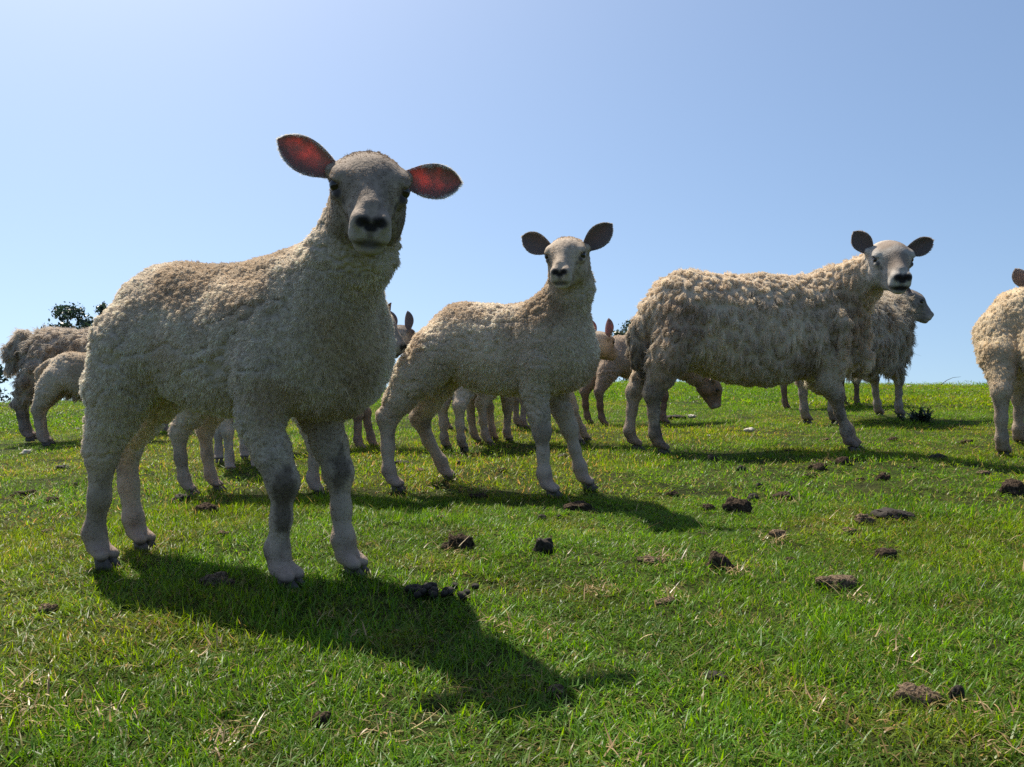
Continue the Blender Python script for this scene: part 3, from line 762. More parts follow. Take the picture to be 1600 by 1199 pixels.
# ------------------------------------------------------------------ the flock
def hero():
    spec = dict(
        tint_spots=[((0.34, -0.04, 0.40), .09, (.50, .36, .16), .45), ((0.22, -.1, .31), .05, (.48, .30, .16), .35), ((0.0, -.1, .40), .05, (.45, .30, .18), .25)],
        torso=lamb_torso() + [((0.255, 0.045, 0.40), (0.085, 0.085, 0.110))], kt=0.06,
        neck=[((0.205, 0, 0.44), (0.335, -0.035, 0.56), 0.094, 0.062)],
        head=(0.391, -0.081, 0.645), head_ang=(R(-55.5), R(20), R(-3.5)), head_s=1.0,
        legs=[fleg((0.205, -0.058), 0.185, -0.072, knee=(0.212, -0.066)), fleg((0.258, 0.058), 0.20, 0.072, knee=(0.232, 0.066)),
              hleg((-0.204, -0.068), -0.125, -0.052, hock=(-0.192, -0.070), st=-.150), hleg((-0.252, 0.068), -0.125, 0.052, hock=(-0.288, 0.072), hz=0.205, st=-.14)],
        ears=earset((-0.035, 0.148, 0.020), (-0.035, -0.140, 0.056), w=0.0275),
        ear_mat='ear_red', ear_hair=(0.92, 0.87, 0.80),
        wool_col=CREAM, leg_col=LEGC, face_col=FACE, wool_len=0.0052, leg_len=0.0035, face_len=0.0042,
        clump=0.0125, hairs=250000, hair_r=0.00050, pull=0.8, lay=.4, jit=0.16, vox=0.0046, fine=0.0026, seed=11, pts=4, puff=0.0045, lump=(0.006, 13.0), topknot=0.005,
        mud=0.4, mud_spots=[((0.232, -0.085, 0.165), 0.028, .95), ((0.225, -0.078, 0.115), 0.024, .9), ((0.222, -0.075, 0.07), 0.018, .6), ((0.252, 0.05, 0.185), 0.020, .85), ((-0.20, -0.09, 0.09), 0.035, .5), ((-0.30, .06, .2), .03, .6)])
    return make_sheep('large cream lamb closest to the camera with red backlit ears', (-0.551, 1.555, 0.0), R(-22.9), spec)
hero()

def lamb2():
    spec = dict(
        torso=lamb_torso(0.985, 1.0), kt=0.06,
        neck=[((0.185, 0, 0.44), (0.248, -0.045, 0.58), 0.094, 0.060)],
        head=(0.256, -0.115, 0.664), head_ang=(R(-88), R(15), R(0.5)), head_s=0.93,
        legs=[fleg((0.195, -0.085), 0.165, -0.070, knee=(0.175, -0.078)), fleg((0.265, 0.085), 0.19, 0.070, knee=(0.222, 0.08)),
              hleg((-0.263, -0.11), -0.15, -0.055, hock=(-0.285, -0.10), st=-.165), hleg((-0.185, 0.12), -0.14, 0.055, hock=(-0.262, 0.10), hz=0.20)],
        ears=earset((-0.03, 0.130, 0.085), (-0.03, -0.140, 0.060), w=0.033),
        ear_mat='ear_grey', ear_hair=(0.66, 0.58, 0.5),
        wool_col=(0.79, 0.675, 0.535), leg_col=(0.44, 0.345, 0.26), face_col=(0.45, 0.355, 0.265), wool_len=0.0062, leg_len=0.0035, face_len=0.004,
        clump=0.0145, hairs=130000, hair_r=0.00070, pull=0.8, lay=.35, jit=0.16, vox=0.0065, fine=0.0035, seed=23, pts=4, puff=0.0050, lump=(0.006, 13.0), topknot=0.006,
        mud=0.4, mud_spots=[((0.19, -0.10, 0.175), 0.03, .5), ((-0.25, 0.10, 0.2), 0.035, .7)])
    return make_sheep('cream lamb with dark upright ears standing in the middle of the picture', (-0.064, 2.514, 0.0), R(-15.4), spec)
lamb2()

def ewe():
    spec = dict(
        torso=[((0.03, 0, 0.515), (0.40, 0.185, 0.225)), ((-0.25, 0, 0.545), (0.205, 0.175, 0.205)), ((0.04, 0, 0.425), (0.27, 0.160, 0.135)),
               ((0.30, 0, 0.52), (0.18, 0.15, 0.215)), ((0.38, 0, 0.50), (0.12, 0.115, 0.15))], kt=0.06,
        extra=[[((0.285, -0.165, 0.585), 0.020), ((0.315, -0.178, 0.53), 0.026), ((0.325, -0.176, 0.47), 0.020), ((0.315, -0.170, 0.41), 0.012)], [((0.42, -0.08, 0.45), 0.04), ((0.46, -0.08, 0.39), 0.028), ((0.465, -0.08, 0.34), 0.012)], [((0.40, 0.05, 0.42), 0.04), ((0.44, 0.04, 0.35), 0.022), ((0.445, 0.04, 0.31), 0.010)]],
        tint_spots=[((0.31, -0.19, 0.54), .05, (.80, .72, .58), .8), ((0.40, -.14, .5), .13, (.40, .24, .13), .45)],
        neck=[((0.33, 0, 0.62), (0.42, -0.09, 0.70), 0.130, 0.092)],
        head=(0.480, -0.215, 0.780), head_ang=(R(-101), R(18), R(-1)), head_s=1.33,
        legs=[fleg((0.405, -0.055), 0.31, -0.09, 1.35, knee=(0.335, -0.085), th=1.12, top=0.29), fleg((0.47, 0.055), 0.33, 0.09, 1.35, knee=(0.385, 0.08), th=1.1, top=0.29),
              hleg((-0.405, -0.075), -0.33, -0.09, 1.35, hock=(-0.432, -0.08), th=1.3, top=0.34, hz=0.185, st=-.35), hleg((-0.48, 0.075), -0.33, 0.09, 1.35, hock=(-0.475, 0.085), th=1.25, top=0.34, hz=0.185, st=-.36)],
        tail=[((-0.42, 0, 0.60), 0.045), ((-0.470, 0, 0.50), 0.040), ((-0.475, 0, 0.38), 0.030), ((-0.46, 0, 0.31), 0.018)],
        ears=earset((-0.025, 0.128, 0.052), (-0.030, -0.100, 0.078), w=0.028),
        ear_mat='ear_grey', ear_hair=(0.5, 0.42, 0.36), eye_r=0.0095,
        wool_col=(0.79, 0.67, 0.52), leg_col=(0.40, 0.315, 0.24), face_col=(0.47, 0.425, 0.37), muz_col=(0.56, 0.52, 0.47), brow_col=(0.22, 0.155, 0.11), stain=(0.30, 0.19, 0.11),
        wool_len=0.019, crack_f=(16, 16, 6), crack=.014, crack_w=.03, leg_len=0.005, face_len=0.003, nose_r=1.3, lip=1.0,
        clump=0.026, aniso=(1, 1, .4), hairs=150000, hair_r=0.0010, pull=0.65, jit=0.2, curl=.5, lay=.52, woolz=(.26, .42), vox=0.009, fine=0.005, seed=31, pts=5, lump=(0.012, 9.0), puff=0.006, fold=0.010,
        mud=0.5, mud_spots=[((-0.405, -.1, 0.06), 0.05, .8), ((0.41, -.08, 0.07), 0.03, .5), ((-0.43, -.1, .24), .05, .6), ((-.49, 0, .36), .09, .75)])
    return make_sheep('shaggy full-grown ewe with ragged fleece turning her white face to the camera', (1.0, 3.572, 0.0), R(4), spec)
ewe()

# ---- the rest of the flock
def simple(label, loc, heading, s=1.0, kind='lamb', head=None, ang=(0, R(20), 0), hs=1.0, wool=CREAM, leg=LEGC, face=FACE, ear='ear_grey', tips=((-0.03, 0.13, 0.06), (-0.03, -0.13, 0.06)), feet=None,
           hairs=22000, vox=0.011, seed=1, clump=0.018, wl=0.010, hr=0.0013, mud=.4, neck=None, fine=0.0065, tail=None, ear_hair=(.6, .52, .45), ew=0.033):
    f = feet or ((0.20, -0.07), (0.23, 0.07), (-0.22, -0.07), (-0.25, 0.07))
    f = [(a * s, b * s) for a, b in f]
    if kind == 'lamb':
        T = lamb_torso(s); nk = neck or [((0.19 * s, 0, 0.44 * s), (0.30 * s, 0, 0.56 * s), 0.105 * s, 0.072 * s)]
        sx, hx, th = 0.18 * s, -0.14 * s, s
        legs = [fleg(f[0], sx, -0.07 * s, s, th=th), fleg(f[1], sx, 0.07 * s, s, th=th), hleg(f[2], hx, -0.055 * s, s, th=th), hleg(f[3], hx, 0.055 * s, s, th=th)]
        an, lay, puff, fold, lump, curl = (1, 1, 1), .4, .0035, .003, (.006, 13.), .4
    else:
        k = s
        T = [((0.03 * k, 0, 0.515 * k), (0.38 * k, 0.19 * k, 0.225 * k)), ((-0.25 * k, 0, 0.545 * k), (0.205 * k, 0.175 * k, 0.205 * k)), ((0.0, 0, 0.44 * k), (0.30 * k, 0.165 * k, 0.145 * k)),
             ((0.28 * k, 0, 0.52 * k), (0.18 * k, 0.165 * k, 0.215 * k)), ((0.36 * k, 0, 0.50 * k), (0.12 * k, 0.13 * k, 0.15 * k))]
        nk = neck or [((0.33 * k, 0, 0.62 * k), (0.45 * k, 0, 0.74 * k), 0.13 * k, 0.092 * k)]
        legs = [fleg(f[0], .32 * k, -.09 * k, 1.35 * k, th=1.2 * k, top=.29), fleg(f[1], .32 * k, .09 * k, 1.35 * k, th=1.2 * k, top=.29),
                hleg(f[2], -.32 * k, -.09 * k, 1.35 * k, th=1.25 * k, top=.34, hz=.185, st=-.34 * k), hleg(f[3], -.32 * k, .09 * k, 1.35 * k, th=1.25 * k, top=.34, hz=.185, st=-.34 * k)]
        an, lay, puff, fold, lump, curl = (1, 1, .55), .6, .012, .010, (.012, 9.), .5
    sp = dict(torso=T, kt=0.06 * s, neck=nk, head=head or (0.385 * s, 0, 0.64 * s), head_ang=ang, head_s=hs, legs=legs, tail=tail,
              ears=earset(*tips, w=ew), ear_mat=ear, ear_hair=ear_hair, wool_col=wool, leg_col=leg, face_col=face, wool_len=wl, leg_len=0.005, face_len=0.004,
              clump=clump, aniso=an, hairs=hairs, hair_r=hr, pull=.8, jit=.2, vox=vox, fine=fine, seed=seed, woolz=(0.15 * s, 0.33 * s) if kind == 'lamb' else (.2 * s, .3 * s), pts=4, lump=lump, puff=puff, fold=fold, lay=lay, curl=curl, mud=mud)
    return make_sheep(label, loc, heading, sp)

EF = ((0.40, -0.075), (0.44, 0.075), (-0.42, -0.075), (-0.45, 0.075))      # ewe's feet
BROWN = (0.20, 0.125, 0.085); DIRTY = (0.62, 0.53, 0.43)
simple('cream sheep cut off by the right edge of the picture, ear showing above its rump', (2.19, 3.62), R(47), 1.24, head=(.40, .03, .70), ang=(R(10), R(10), 0), hs=1.05, seed=41,
       wool=(0.80, 0.66, 0.47), hairs=50000, hr=.0009, vox=.009, tips=((-0.05, 0.10, 0.10), (-0.05, -0.10, 0.10)), wl=.012, feet=((.20, -.07), (.23, .07), (-.22, -.10), (-.24, .015)))
simple('woolly ewe seen from behind its shoulder, looking right, beside the dark thistle', (2.15, 5.30), R(42), 1.06, 'ewe', head=(.61, -.04, .775), ang=(R(-38), R(22), 0), hs=1.30, feet=EF, seed=43, clump=.045, wl=.045, hairs=45000, hr=.0016,
       wool=(0.64, 0.56, 0.45), face=(.26, .22, .19), leg=(.40, .33, .27), tips=((-0.09, 0.07, 0.03), (-0.09, -0.07, 0.03)), ew=.024, neck=[((.33, 0, .64), (.50, 0, .74), .14, .105)])
simple('dark brown legged sheep mostly hidden behind the shaggy ewe', (2.48, 6.75), R(38), 0.92, 'ewe', head=(.52, 0, .62), ang=(0, R(25), 0), hs=1.2, feet=EF, seed=47, clump=.04, wl=.03, hairs=16000, hr=.002, leg=BROWN, face=BROWN, vox=.014, mud=.2)
simple('brown legged lamb grazing with its head down behind the shaggy ewe', (0.70, 5.02), R(20), 0.95, head=(.53, -.02, .235), ang=(R(-18), R(58), 0), hs=.98, seed=53, wool=(.54, .43, .34), leg=BROWN, face=(.20, .13, .085), hairs=30000, hr=.0011,
       neck=[((.17, 0, .41), (.34, 0, .36), .10, .072), ((.34, 0, .36), (.43, -.01, .30), .072, .06)], tips=((-0.06, 0.11, 0.02), (-0.06, -0.11, 0.02)), mud=.3, ear_hair=(.75, .6, .48))
simple('pale lamb peering out behind the middle lamb with one red ear', (0.07, 3.85), R(14), 0.90, head=(.335, -.03, .46), ang=(R(35), R(10), 0), hs=.88, seed=59, ear='ear_red', hairs=24000, hr=.0011, neck=[((.17, 0, .40), (.26, -.01, .44), .10, .072)],
       tips=((-0.03, 0.06, 0.12), (-0.03, -0.06, 0.12)), feet=((.24, -.07), (.32, .05), (-.22, -.07), (-.25, .07)))
simple('dark faced lamb behind the front lamb, only ear tips and legs showing', (-0.865, 3.72), R(4), 0.93, head=(.375, -.01, .505), ang=(R(60), R(5), 0), hs=.86, seed=61, leg=(.30, .21, .16), face=(.10, .07, .06), hairs=20000, hr=.0012,
       neck=[((.17, 0, .41), (.29, -.01, .48), .10, .07)], ear='ear_grey', tips=((-0.02, 0.05, 0.125), (-0.02, -0.05, 0.125)), feet=((.22, -.06), (.27, .05), (-.22, -.07), (-.25, .07)))
simple('lamb directly behind the front lamb with just its pale legs visible', (-0.735, 2.50), R(-3), 0.86, head=(.33, -.02, .50), ang=(R(-20), R(25), 0), hs=.85, seed=67, hairs=24000, hr=.0010, feet=((.20, -.05), (.225, .05), (-.235, -.06), (-.19, .05)))
simple('white legged lamb facing forward behind the belly of the front lamb', (-1.07, 3.30), R(-66), 0.85, head=(.32, 0, .48), ang=(R(-10), R(25), 0), hs=.85, seed=71, hairs=18000, hr=.0013, leg=(.52, .45, .38), feet=((.20, -.05), (.19, .06), (-.20, -.06), (-.24, .06)))
simple('lamb walking away behind the middle lamb, its four legs showing underneath', (-0.15, 3.72), R(64), 0.90, head=(.31, 0, .44), ang=(0, R(35), 0), hs=.82, seed=73, hairs=18000, hr=.0013, feet=((.24, -.045), (.24, .04), (-.24, -.05), (-.22, .05)))
simple('distant lamb far behind the middle lamb with dusky lower legs', (-0.12, 4.65), R(28), 0.90, head=(.33, 0, .47), ang=(0, R(30), 0), hs=.82, seed=79, hairs=16000, hr=.0014, leg=(.34, .27, .22))
simple('shaggy ewe at the left edge with matted wool hanging from her rump', (-2.68, 5.48), R(9), 0.94, 'ewe', head=(.50, .05, .64), ang=(0, R(25), 0), hs=1.3, feet=EF, seed=83, clump=.045, wl=.04, hairs=45000, hr=.0016, wool=(.60, .52, .43), leg=(.24, .20, .17), face=(.4, .35, .3),
       tail=[((-.42, 0, .64), .05), ((-.49, 0, .55), .045), ((-.50, 0, .46), .03)])
simple('smooth coated lamb beside the ewe at the left edge, rump to the camera', (-2.47, 4.92), R(6), 0.95, head=(.36, .02, .60), ang=(0, R(22), 0), hs=.9, seed=89, hairs=30000, hr=.0011, tail=[((-.19, 0, .47), .022), ((-.245, 0, .42), .02), ((-.255, 0, .34), .014)])

# ------------------------------------------------------------------ things lying on the turf
PITCH = math.atan(36.5 / 1330.0)
def on_ground(px, py):
    """where a line of sight through the photograph meets the turf"""
    x = (px - 800) / 1330.0; v = -(py - 599.5) / 1330.0
    d = np.array([x, math.cos(PITCH) + v * math.sin(PITCH), -math.sin(PITCH) + v * math.cos(PITCH)])
    z = 0.0
    for _ in range(14):
        q = np.array([0, 0, CAM_H]) + d * ((z - CAM_H) / d[2])
        z = 0.5 * z + 0.5 * float(gz(q[:1], q[1:2])[0])
    return q

def lump(name, c, size, mat, seed, rough=0.3, parent=None, n=14, tilt=0.0, crumbs=0):
    """a broken, fibrous clod"""
    rs = np.random.default_rng(seed); vs, q = [], []
    for i in range(n + 1):
        for j in range(2 * n):
            a, b = math.pi * i / n, math.pi * j / n
            vs.append((math.sin(a) * math.cos(b), math.sin(a) * math.sin(b), math.cos(a)))
    for i in range(n):
        for j in range(2 * n):
            q.append((i * 2 * n + j, (i + 1) * 2 * n + j, (i + 1) * 2 * n + (j + 1) % (2 * n), i * 2 * n + (j + 1) % (2 * n)))
    v = np.array(vs); o3 = rs.random(3) * 50
    d1, d2, _, fi = worley(v * 1.5 + o3, seed)
    r = 1 + (fbm(v * 1.6 + o3, 3, seed) - .5) * 1.1 * rough * 2 + (fi - .5) * rough * 1.2 + (fbm(v * 7 + o3, 3, seed + 4) - .5) * rough * 1.6
    v = v * r[:, None]; v = np.sign(v) * np.abs(v) ** 0.85
    if crumbs:
        V_, Q_ = [], []
        for k in range(crumbs):
            f_ = 1.0 if k == 0 else rs.uniform(.3, .62); o_ = np.zeros(3) if k == 0 else np.array([rs.uniform(-.75, .75), rs.uniform(-.6, .6), rs.uniform(-.7, .45)])
            a_ = rs.random() * 6.28; c_, s_ = math.cos(a_), math.sin(a_)
            Q_ += [tuple(i + len(V_) for i in f) for f in q]; V_ += list((v * (.8 if k == 0 else 1)) @ np.array([[c_, -s_, 0], [s_, c_, 0], [0, 0, 1]]) * f_ + o_)
        v, q = np.array(V_), Q_
    v = v * np.array(size) * 0.5
    a = rs.random() * 6.28; ca, sa = math.cos(a), math.sin(a)
    if abs(size[0] - size[1]) < 1e-6: v = v @ np.array([[ca, -sa, 0], [sa, ca, 0], [0, 0, 1]])
    v[:, 2] += v[:, 0] * tilt
    o = new_mesh(name, v, q, mat, parent, smooth=True); o.location = c
    return o

DUNG = [  # photo x, y of the foot, width, height in photo pixels, material, label
 (718, 862, 46, 38, 'dung', 'tall dark dung mound with straw at its foot, in front of the middle lamb'),
 (850, 866, 38, 32, 'dung_wet', 'black shiny dung clod with pale crumbs, right of the tall dark mound'),
 (908, 800, 44, 20, 'dung', 'flat dark dung slab at the front hooves of the middle lamb'),
 (848, 814, 15, 12, 'dung_wet', 'small black dung pellet between the middle lamb and the shiny clod'),
 (873, 811, 9, 9, 'dung_wet', 'tiny black dung pellet just left of the flat slab at the lamb hooves'),
 (1158, 803, 44, 30, 'dung', 'rounded brown dung heap on the right of the middle lamb shadow'),
 (1178, 783, 20, 14, 'dung_wet', 'small dark clod touching the rounded brown dung heap'),
 (1226, 782, 36, 16, 'dung', 'low brown clod with dry grass, right of the rounded dung heap'),
 (1128, 893, 42, 36, 'dung', 'crumbling brown dung mound with straw round it, below the rounded heap'),
 (1316, 922, 68, 24, 'dung_dry', 'long flat dried dung slab on the right of the meadow'),
 (1400, 812, 72, 18, 'dung_wet', 'long black dung slab on the right of the meadow'),
 (1356, 820, 36, 17, 'dung_dry', 'brown dung lump against the left end of the long black slab'),
 (1388, 876, 38, 26, 'dung', 'dark pointed dung flake above the long dried slab'),
 (1330, 835, 26, 12, 'dung_dry', 'small dry brown crumb below the long black slab'),
 (1443, 1106, 72, 42, 'dung_dry', 'big dry tan dung clod nearest the camera at lower right'),
 (1497, 1100, 22, 36, 'dung_wet', 'upright black lump standing in for the shadow on the right of the big tan clod'),  # black lump added where the tan clod's dark shadow falls
 (1587, 775, 42, 30, 'dung', 'brown dung heap cut by the right edge of the picture'),
 (1283, 736, 27, 16, 'dung', 'brown clod below the front legs of the shaggy ewe, left of two'),
 (1264, 749, 28, 12, 'dung', 'low brown clod left of and nearer than the ewe clod pair'),
 (1320, 727, 28, 18, 'dung', 'crusty clod right under the front hooves of the shaggy ewe'),
 (1380, 751, 20, 15, 'dung', 'single crusty clod right of the ewe front hooves'),
 (1115, 722, 20, 15, 'dung_wet', 'black clod in the shadow line of the shaggy ewe'),
 (1157, 736, 15, 10, 'dung_wet', 'small black pellet just under the shadow of the ewe belly'),
 (1187, 766, 14, 14, 'dung_wet', 'upright black pellet above the low brown clod with dry grass'),
 (1053, 776, 22, 12, 'dung', 'dark clod inside the head shadow of the middle lamb'),
 (1107, 799, 26, 15, 'dung', 'brown clod at the tip of the middle lamb shadow'),
 (1470, 719, 30, 12, 'dung_wet', 'flat black clod left of the cut-off sheep hoof'),
 (1512, 694, 24, 9, 'dung', 'faint brown clod between the thistle and the cut-off sheep'),
 (280, 788, 26, 20, 'dung_wet', 'black clod between the hind legs of two lambs at left'),
 (318, 804, 38, 22, 'dung', 'brown clod right of the black clod behind the front lamb'),
 (32, 781, 36, 16, 'dung', 'dark flat clod with dry grass at the far left'),
 (78, 786, 25, 13, 'dung', 'narrow brown clod right of the dark flat clod at far left'),
 (73, 837, 23, 14, 'dung_dry', 'pale crumb of dung left of the front lamb hind hoof'),
 (100, 733, 25, 8, 'dung_wet', 'thin black clod below the lamb at the left edge'),
 (117, 764, 13, 14, 'dung_wet', 'small black pellet left of the front lamb hind leg'),
 (346, 839, 18, 12, 'dung_dry', 'small crumbly brown clod left of the front lamb forelegs'),
 (327, 917, 50, 20, 'dung_dry', 'reddish brown dried clod in the shade under the front lamb'),
 (71, 960, 28, 20, 'dung_dry', 'round dry clod alone on the bright grass at lower left'),
 (746, 781, 24, 14, 'dung', 'crusty clod between the legs of the middle lamb'),
 (720, 727, 20, 10, 'dung_wet', 'dark clod behind the far hind hoof of the middle lamb'),
 (785, 739, 16, 11, 'dung', 'small clod under the belly of the middle lamb'),
 (632, 728, 22, 9, 'dung_wet', 'dark clod behind the near hind leg of the middle lamb'),
 (880, 716, 24, 8, 'dung_wet', 'flat dark clod behind the front legs of the middle lamb'),
 (498, 1140, 36, 34, 'dung', 'bark-like brown flake stood on edge in the lower foreground'),
 (1122, 1066, 36, 18, 'dung_wet', 'black sunken clod in the right foreground grass'),
 (870, 1088, 30, 22, 'dung_dry', 'brown crumb near the tip of the front lamb shadow'),
 (1058, 656, 34, 11, 'dung_wet', 'dark clods of dung below the muzzle of the grazing lamb'),
 (655, 742, 22, 12, 'dung_dry', 'dry crumb left of the far hind hoof of the middle lamb'),
 (690, 812, 20, 8, 'dung_dry', 'thin dry crumb above the tall dark mound'),
 (1020, 882, 46, 14, 'dung_dry', 'flat reddish crumb with a wisp of straw left of the crumbling mound'),
 (1045, 945, 40, 14, 'dung_dry', 'straw covered crumb in the centre right foreground'),
 (1100, 838, 16, 8, 'dung', 'little brown crumb above the crumbling mound'),
 (1240, 880, 22, 10, 'dung', 'dark crumb below the reddish dead grass clump'),
 (1345, 752, 16, 8, 'dung', 'little crumb left of the single crusty clod'),
 (1430, 735, 18, 8, 'dung', 'little crumb under the flat black clod at right'),
 (1540, 742, 24, 8, 'dung_dry', 'thin dry crumb left of the heap at the right edge'),
 (1240, 708, 16, 7, 'dung', 'little dark crumb under the ewe just in front of her shadow'),
 (1290, 690, 18, 7, 'dung_dry', 'pale crumb behind the ewe front leg'),
 (1395, 690, 20, 8, 'dung', 'dark crumb in front of the thistle'),
 (1215, 842, 26, 18, 'dung_dry', 'reddish dead grass clump left of the dark pointed flake'),
]
for i, (px, py, w, h, mt, lb) in enumerate(DUNG):
    c = on_ground(px, py); d = c[1]; W = w * d / 1330.0; Hh = h * d / 1330.0
    o = lump('dung_clod', (c[0], c[1] + W * .25, c[2] + Hh * .17), (W * 1.0, W * .75 + 0.001 * (i % 3), Hh * 1.25), M[mt], 400 + i, 0.34, n=13, tilt=random.uniform(-.15, .15), crumbs=6)
    tag(o, lb, 'dung', 'dung clods scattered over the pasture')
# a heap of sheep pellets in the shade
c = on_ground(668, 936); rt = empty('dung_pile', c); tag(rt, 'heap of black sheep pellets at the edge of the front lamb shadow', 'dung', 'dung clods scattered over the pasture')
rs = np.random.default_rng(5)
for k in range(26):
    a, r = rs.random() * 6.28, rs.random() ** .6 * .030
    o = lump('pellet', (r * 1.25 * math.cos(a), r * math.sin(a) + .012, .010 + .012 * (1 - r / .03) * rs.random()), (.013, .0131, .011), M['dung_wet'], 600 + k, .10, rt, 6)
for k, (dx, dy) in enumerate(((.055, -.004), (.062, .008), (.04, .05), (.075, .045), (.058, -.014))):
    lump('pellet', (dx, dy, .008), (.013, .0131, .011), M['dung_wet'], 700 + k, .10, rt, 6)

# straw and dead grass
def build_straw():
    rs = np.random.default_rng(12); V, Q, T, C = [], [], [], []
    spots = [(1030, 878, .07, 26), (930, 930, .05, 16), (1045, 938, .05, 22), (1215, 850, .05, 26), (1280, 1108, .05, 12), (1150, 905, .05, 14), (700, 868, .04, 9), (1345, 945, .03, 8), (1370, 1010, .05, 10), (1410, 1040, .05, 12),
             (1230, 790, .05, 14), (1290, 722, .05, 12), (1405, 716, .03, 8), (30, 1090, .06, 30), (60, 1120, .06, 24), (160, 1130, .06, 16), (360, 1165, .05, 22), (600, 1150, .05, 12), (1580, 1185, .05, 12), (975, 1190, .05, 12),
             (1530, 1120, .06, 16), (60, 780, .10, 18), (660, 735, .10, 18), (745, 772, .06, 10), (560, 1000, .05, 8), (800, 985, .05, 16), (860, 1000, .05, 12), (320, 1030, .04, 5), (520, 975, .05, 8), (1590, 760, .08, 16), (1110, 980, .05, 8)]
    pts = []
    for px, py, r, n in spots:
        c = on_ground(px, py)
        for _ in range(int(n * 2.4)):
            a = rs.random() * 6.28; rr = r * .8 * rs.random() ** .8; pts.append((c[0] + rr * math.cos(a), c[1] + rr * math.sin(a), 0.5))
    for _ in range(1500):
        r = math.sqrt(rs.random() * 30 + .4); t = (rs.random() * 2 - 1) * .75; pts.append((r * math.sin(t), r * math.cos(t), 0.3))
    pz = gz(np.array([q[0] for q in pts]), np.array([q[1] for q in pts]))
    for (x, y, hz), z in zip(pts, pz):
        z = float(z) + rs.random() * .016
        L = (.010 + .030 * rs.random() ** 1.5) if hz > .4 else (.012 + .055 * rs.random() ** 2.2)
        v, q, t = blade((x, y, z), rs.random() * 6.28, L, .0010 + .0014 * rs.random(), 1.15 + rs.normal(0, .3), rs.normal(.5, 1.0 if hz > .4 else .5), 4)
        o = len(V); V += v; Q += [tuple(i + o for i in f) for f in q]; T += [tuple(i + o for i in f) for f in t]
        k = rs.random(); c = np.array([.52, .40, .20]) * (1 - k) + np.array([.34, .20, .09]) * k
        C += [c * (.6 + .6 * rs.random())] * len(v)
    o = new_mesh('straw', V, Q + T, M['straw'], colors=np.array(C)); tag(o, 'dry straw and dead grass bits strewn in the turf', 'straw', kind='stuff')
build_straw()

# tufts of shed wool
for i, (px, py, w, lb) in enumerate(((1170, 680, 20, 'white wool tuft below the belly of the shaggy ewe'), (1081, 657, 17, 'white wool tuft beside the grazing lamb muzzle'), (1108, 686, 7, 'tiny white speck of wool left of the tuft under the ewe'),
                                     (1420, 607, 9, 'white speck of wool on the slope above the thistle'), (1499, 588, 7, 'white wool speck on the skyline at right'), (1548, 632, 9, 'white wool speck right of the thistle shadow'),
                                     (107, 656, 7, 'white daisy-like speck above the left lamb feet'), (122, 674, 7, 'second pale speck right of the left lamb feet'), (42, 713, 20, 'pale wool scrap on the grass at the left edge'))):
    c = on_ground(px, py); W = .75 * w * c[1] / 1330
    o = lump('wool_tuft', (c[0], c[1], c[2] + W * .25 + .012), (W, W * .8, W * .5), M['tuft'], 800 + i, .5, n=8, crumbs=7); tag(o, lb, 'wool', 'tufts of shed wool')

# thistle
def thistle():
    c = on_ground(1437, 660); rt = empty('thistle', c); tag(rt, 'dark spiny thistle plant in the shadow of the woolly ewe', 'thistle')
    rs = np.random.default_rng(3)
    for k in range(34):
        a = rs.random() * 6.28; L = .09 + .08 * rs.random(); lean = .25 + .9 * rs.random(); V, Q, T = [], [], []
        v, q, t = blade((rs.normal(0, .035), rs.normal(0, .03), 0), a, L, .022, lean, .5, 5)
        v = [np.array(p) for p in v]
        n0 = len(v)
        for j in range(2, 9):                                       # spines along both edges
            p = v[j]; sd = norm(p - (v[j ^ 1] if (j ^ 1) < n0 else p + .01)) * .016
            v += [p, p + sd + np.array([0, 0, .006]), p * .7 + v[min(j + 2, n0 - 1)] * .3]; t = t + [(len(v) - 3, len(v) - 2, len(v) - 1)]
        g = .7 + .6 * rs.random()
        new_mesh('leaf', v, q + t, M['leaf'], rt, colors=np.tile(np.array([.030, .045, .030]) * g, (len(v), 1)))
thistle()

# dead stem on the brow
def tube(name, pts, rad, mat, parent=None, n=6):
    pts = np.array(pts, float); vs, q = [], []
    for i, p in enumerate(pts):
        d = norm(pts[min(i + 1, len(pts) - 1)] - pts[max(i - 1, 0)]); a = norm(np.cross(d, (0.3, 1, 0.2))); b = np.cross(d, a)
        for k in range(n):
            t = 2 * math.pi * k / n; vs.append(p + (a * math.cos(t) + b * math.sin(t)) * rad[i])
    for i in range(len(pts) - 1):
        for k in range(n): q.append((i * n + k, i * n + (k + 1) % n, (i + 1) * n + (k + 1) % n, (i + 1) * n + k))
    q.append(tuple(range(n))[::-1]); q.append(tuple((len(pts) - 1) * n + k for k in range(n)))
    return new_mesh(name, vs, q, mat, parent)
g0 = np.array([6.05, 12.0]); z0 = float(gz(g0[:1], g0[1:])[0])
st = tube('dry_stem', [(6.0, 12, z0 - .02), (6.05, 12, z0 + .04), (6.13, 12, z0 + .10), (6.22, 12, z0 + .14), (6.33, 12, z0 + .15)], [.005, .0045, .004, .003, .0015], M['bark'])
tag(st, 'thin bent dead stem standing on the skyline at right', 'stem')

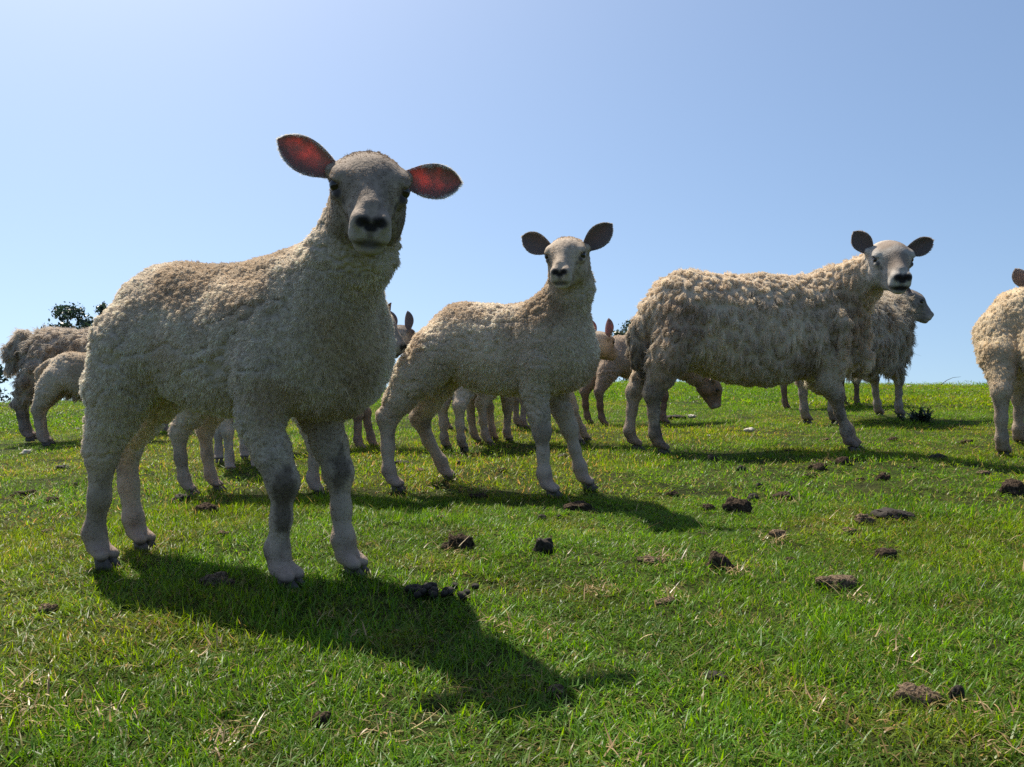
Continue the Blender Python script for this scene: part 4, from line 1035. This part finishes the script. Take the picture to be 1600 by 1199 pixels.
# ------------------------------------------------------------------ trees beyond the brow
def tree(label, x, y, top, width, seed, nleaf=3200, leaf=.13, col=(.030, .055, .030), blobs=16, base_frac=.35):
    rs = np.random.default_rng(seed); zb = float(gz(np.array([x]), np.array([y]))[0]); Ht = top - zb
    rt = empty('tree', (x, y, zb)); tag(rt, label, 'tree', 'trees beyond the brow of the hill')
    ctr = []
    for k in range(blobs):
        a = rs.random() * 6.28; u = rs.random(); r = width * .5 * (1 - .8 * max(0, u - .55)) * math.sqrt(rs.random())
        ctr.append((r * math.cos(a), r * math.sin(a), Ht * (base_frac + (1 - base_frac) * u * .97), width * (.10 + .10 * rs.random()) * (1.2 - .6 * u)))
    tr = tube('trunk', [(0, 0, -.1), (.03, .02, Ht * .25), (.06, -.03, Ht * .5), (.02, 0, Ht * .8)], [Ht * .03, Ht * .024, Ht * .017, Ht * .005], M['bark'], rt, 8)
    for cx, cy, cz, cr in ctr:
        h = min(cz * .6, Ht * .6); tube('limb', [(.04, 0, h), (cx * .5, cy * .5, (h + cz) * .52), (cx, cy, cz)], [Ht * .010, Ht * .006, Ht * .002], M['bark'], tr, 5)
    V, Q, C = [], [], []
    for k in range(nleaf):
        cx, cy, cz, cr = ctr[rs.integers(len(ctr))]; d = norm(rs.normal(0, 1, 3)); p = np.array([cx, cy, cz]) + d * cr * rs.random() ** .45 * np.array([1, 1, .85]) * (1 + .5 * rs.random() ** 3)
        n = norm(d + rs.normal(0, .7, 3)); a = norm(np.cross(n, rs.normal(0, 1, 3))); b = np.cross(n, a); l = leaf * (.6 + .8 * rs.random())
        o = len(V); V += [p - a * l * .5, p + b * l * .28, p + a * l * .5, p - b * l * .28]; Q.append((o, o + 1, o + 2, o + 3)); C += [np.array(col) * (.7 + .7 * rs.random())] * 4
    new_mesh('crown', V, Q, M['leaf'], rt, smooth=False, colors=np.array(C))
tree('leafy tree rising behind the ewe at the left edge', -21.9, 44, 3.25, 4.4, 3, 9000, .19, blobs=40)
tree('tree top showing between the middle lamb and the shaggy ewe', 6.3, 45, 2.45, 3.6, 9, 3200, .15, (.045, .065, .022))
tree('low dark bush at the left edge behind the ewe', -21.2, 34.5, 0.25, 3.2, 15, 2600, .15, (.030, .050, .034), 18, .15)
tree('distant bush top seen under the belly of the shaggy ewe', 12.4, 57, -0.55, 2.2, 21, 1200, .16, (.03, .05, .03), 10, .2)
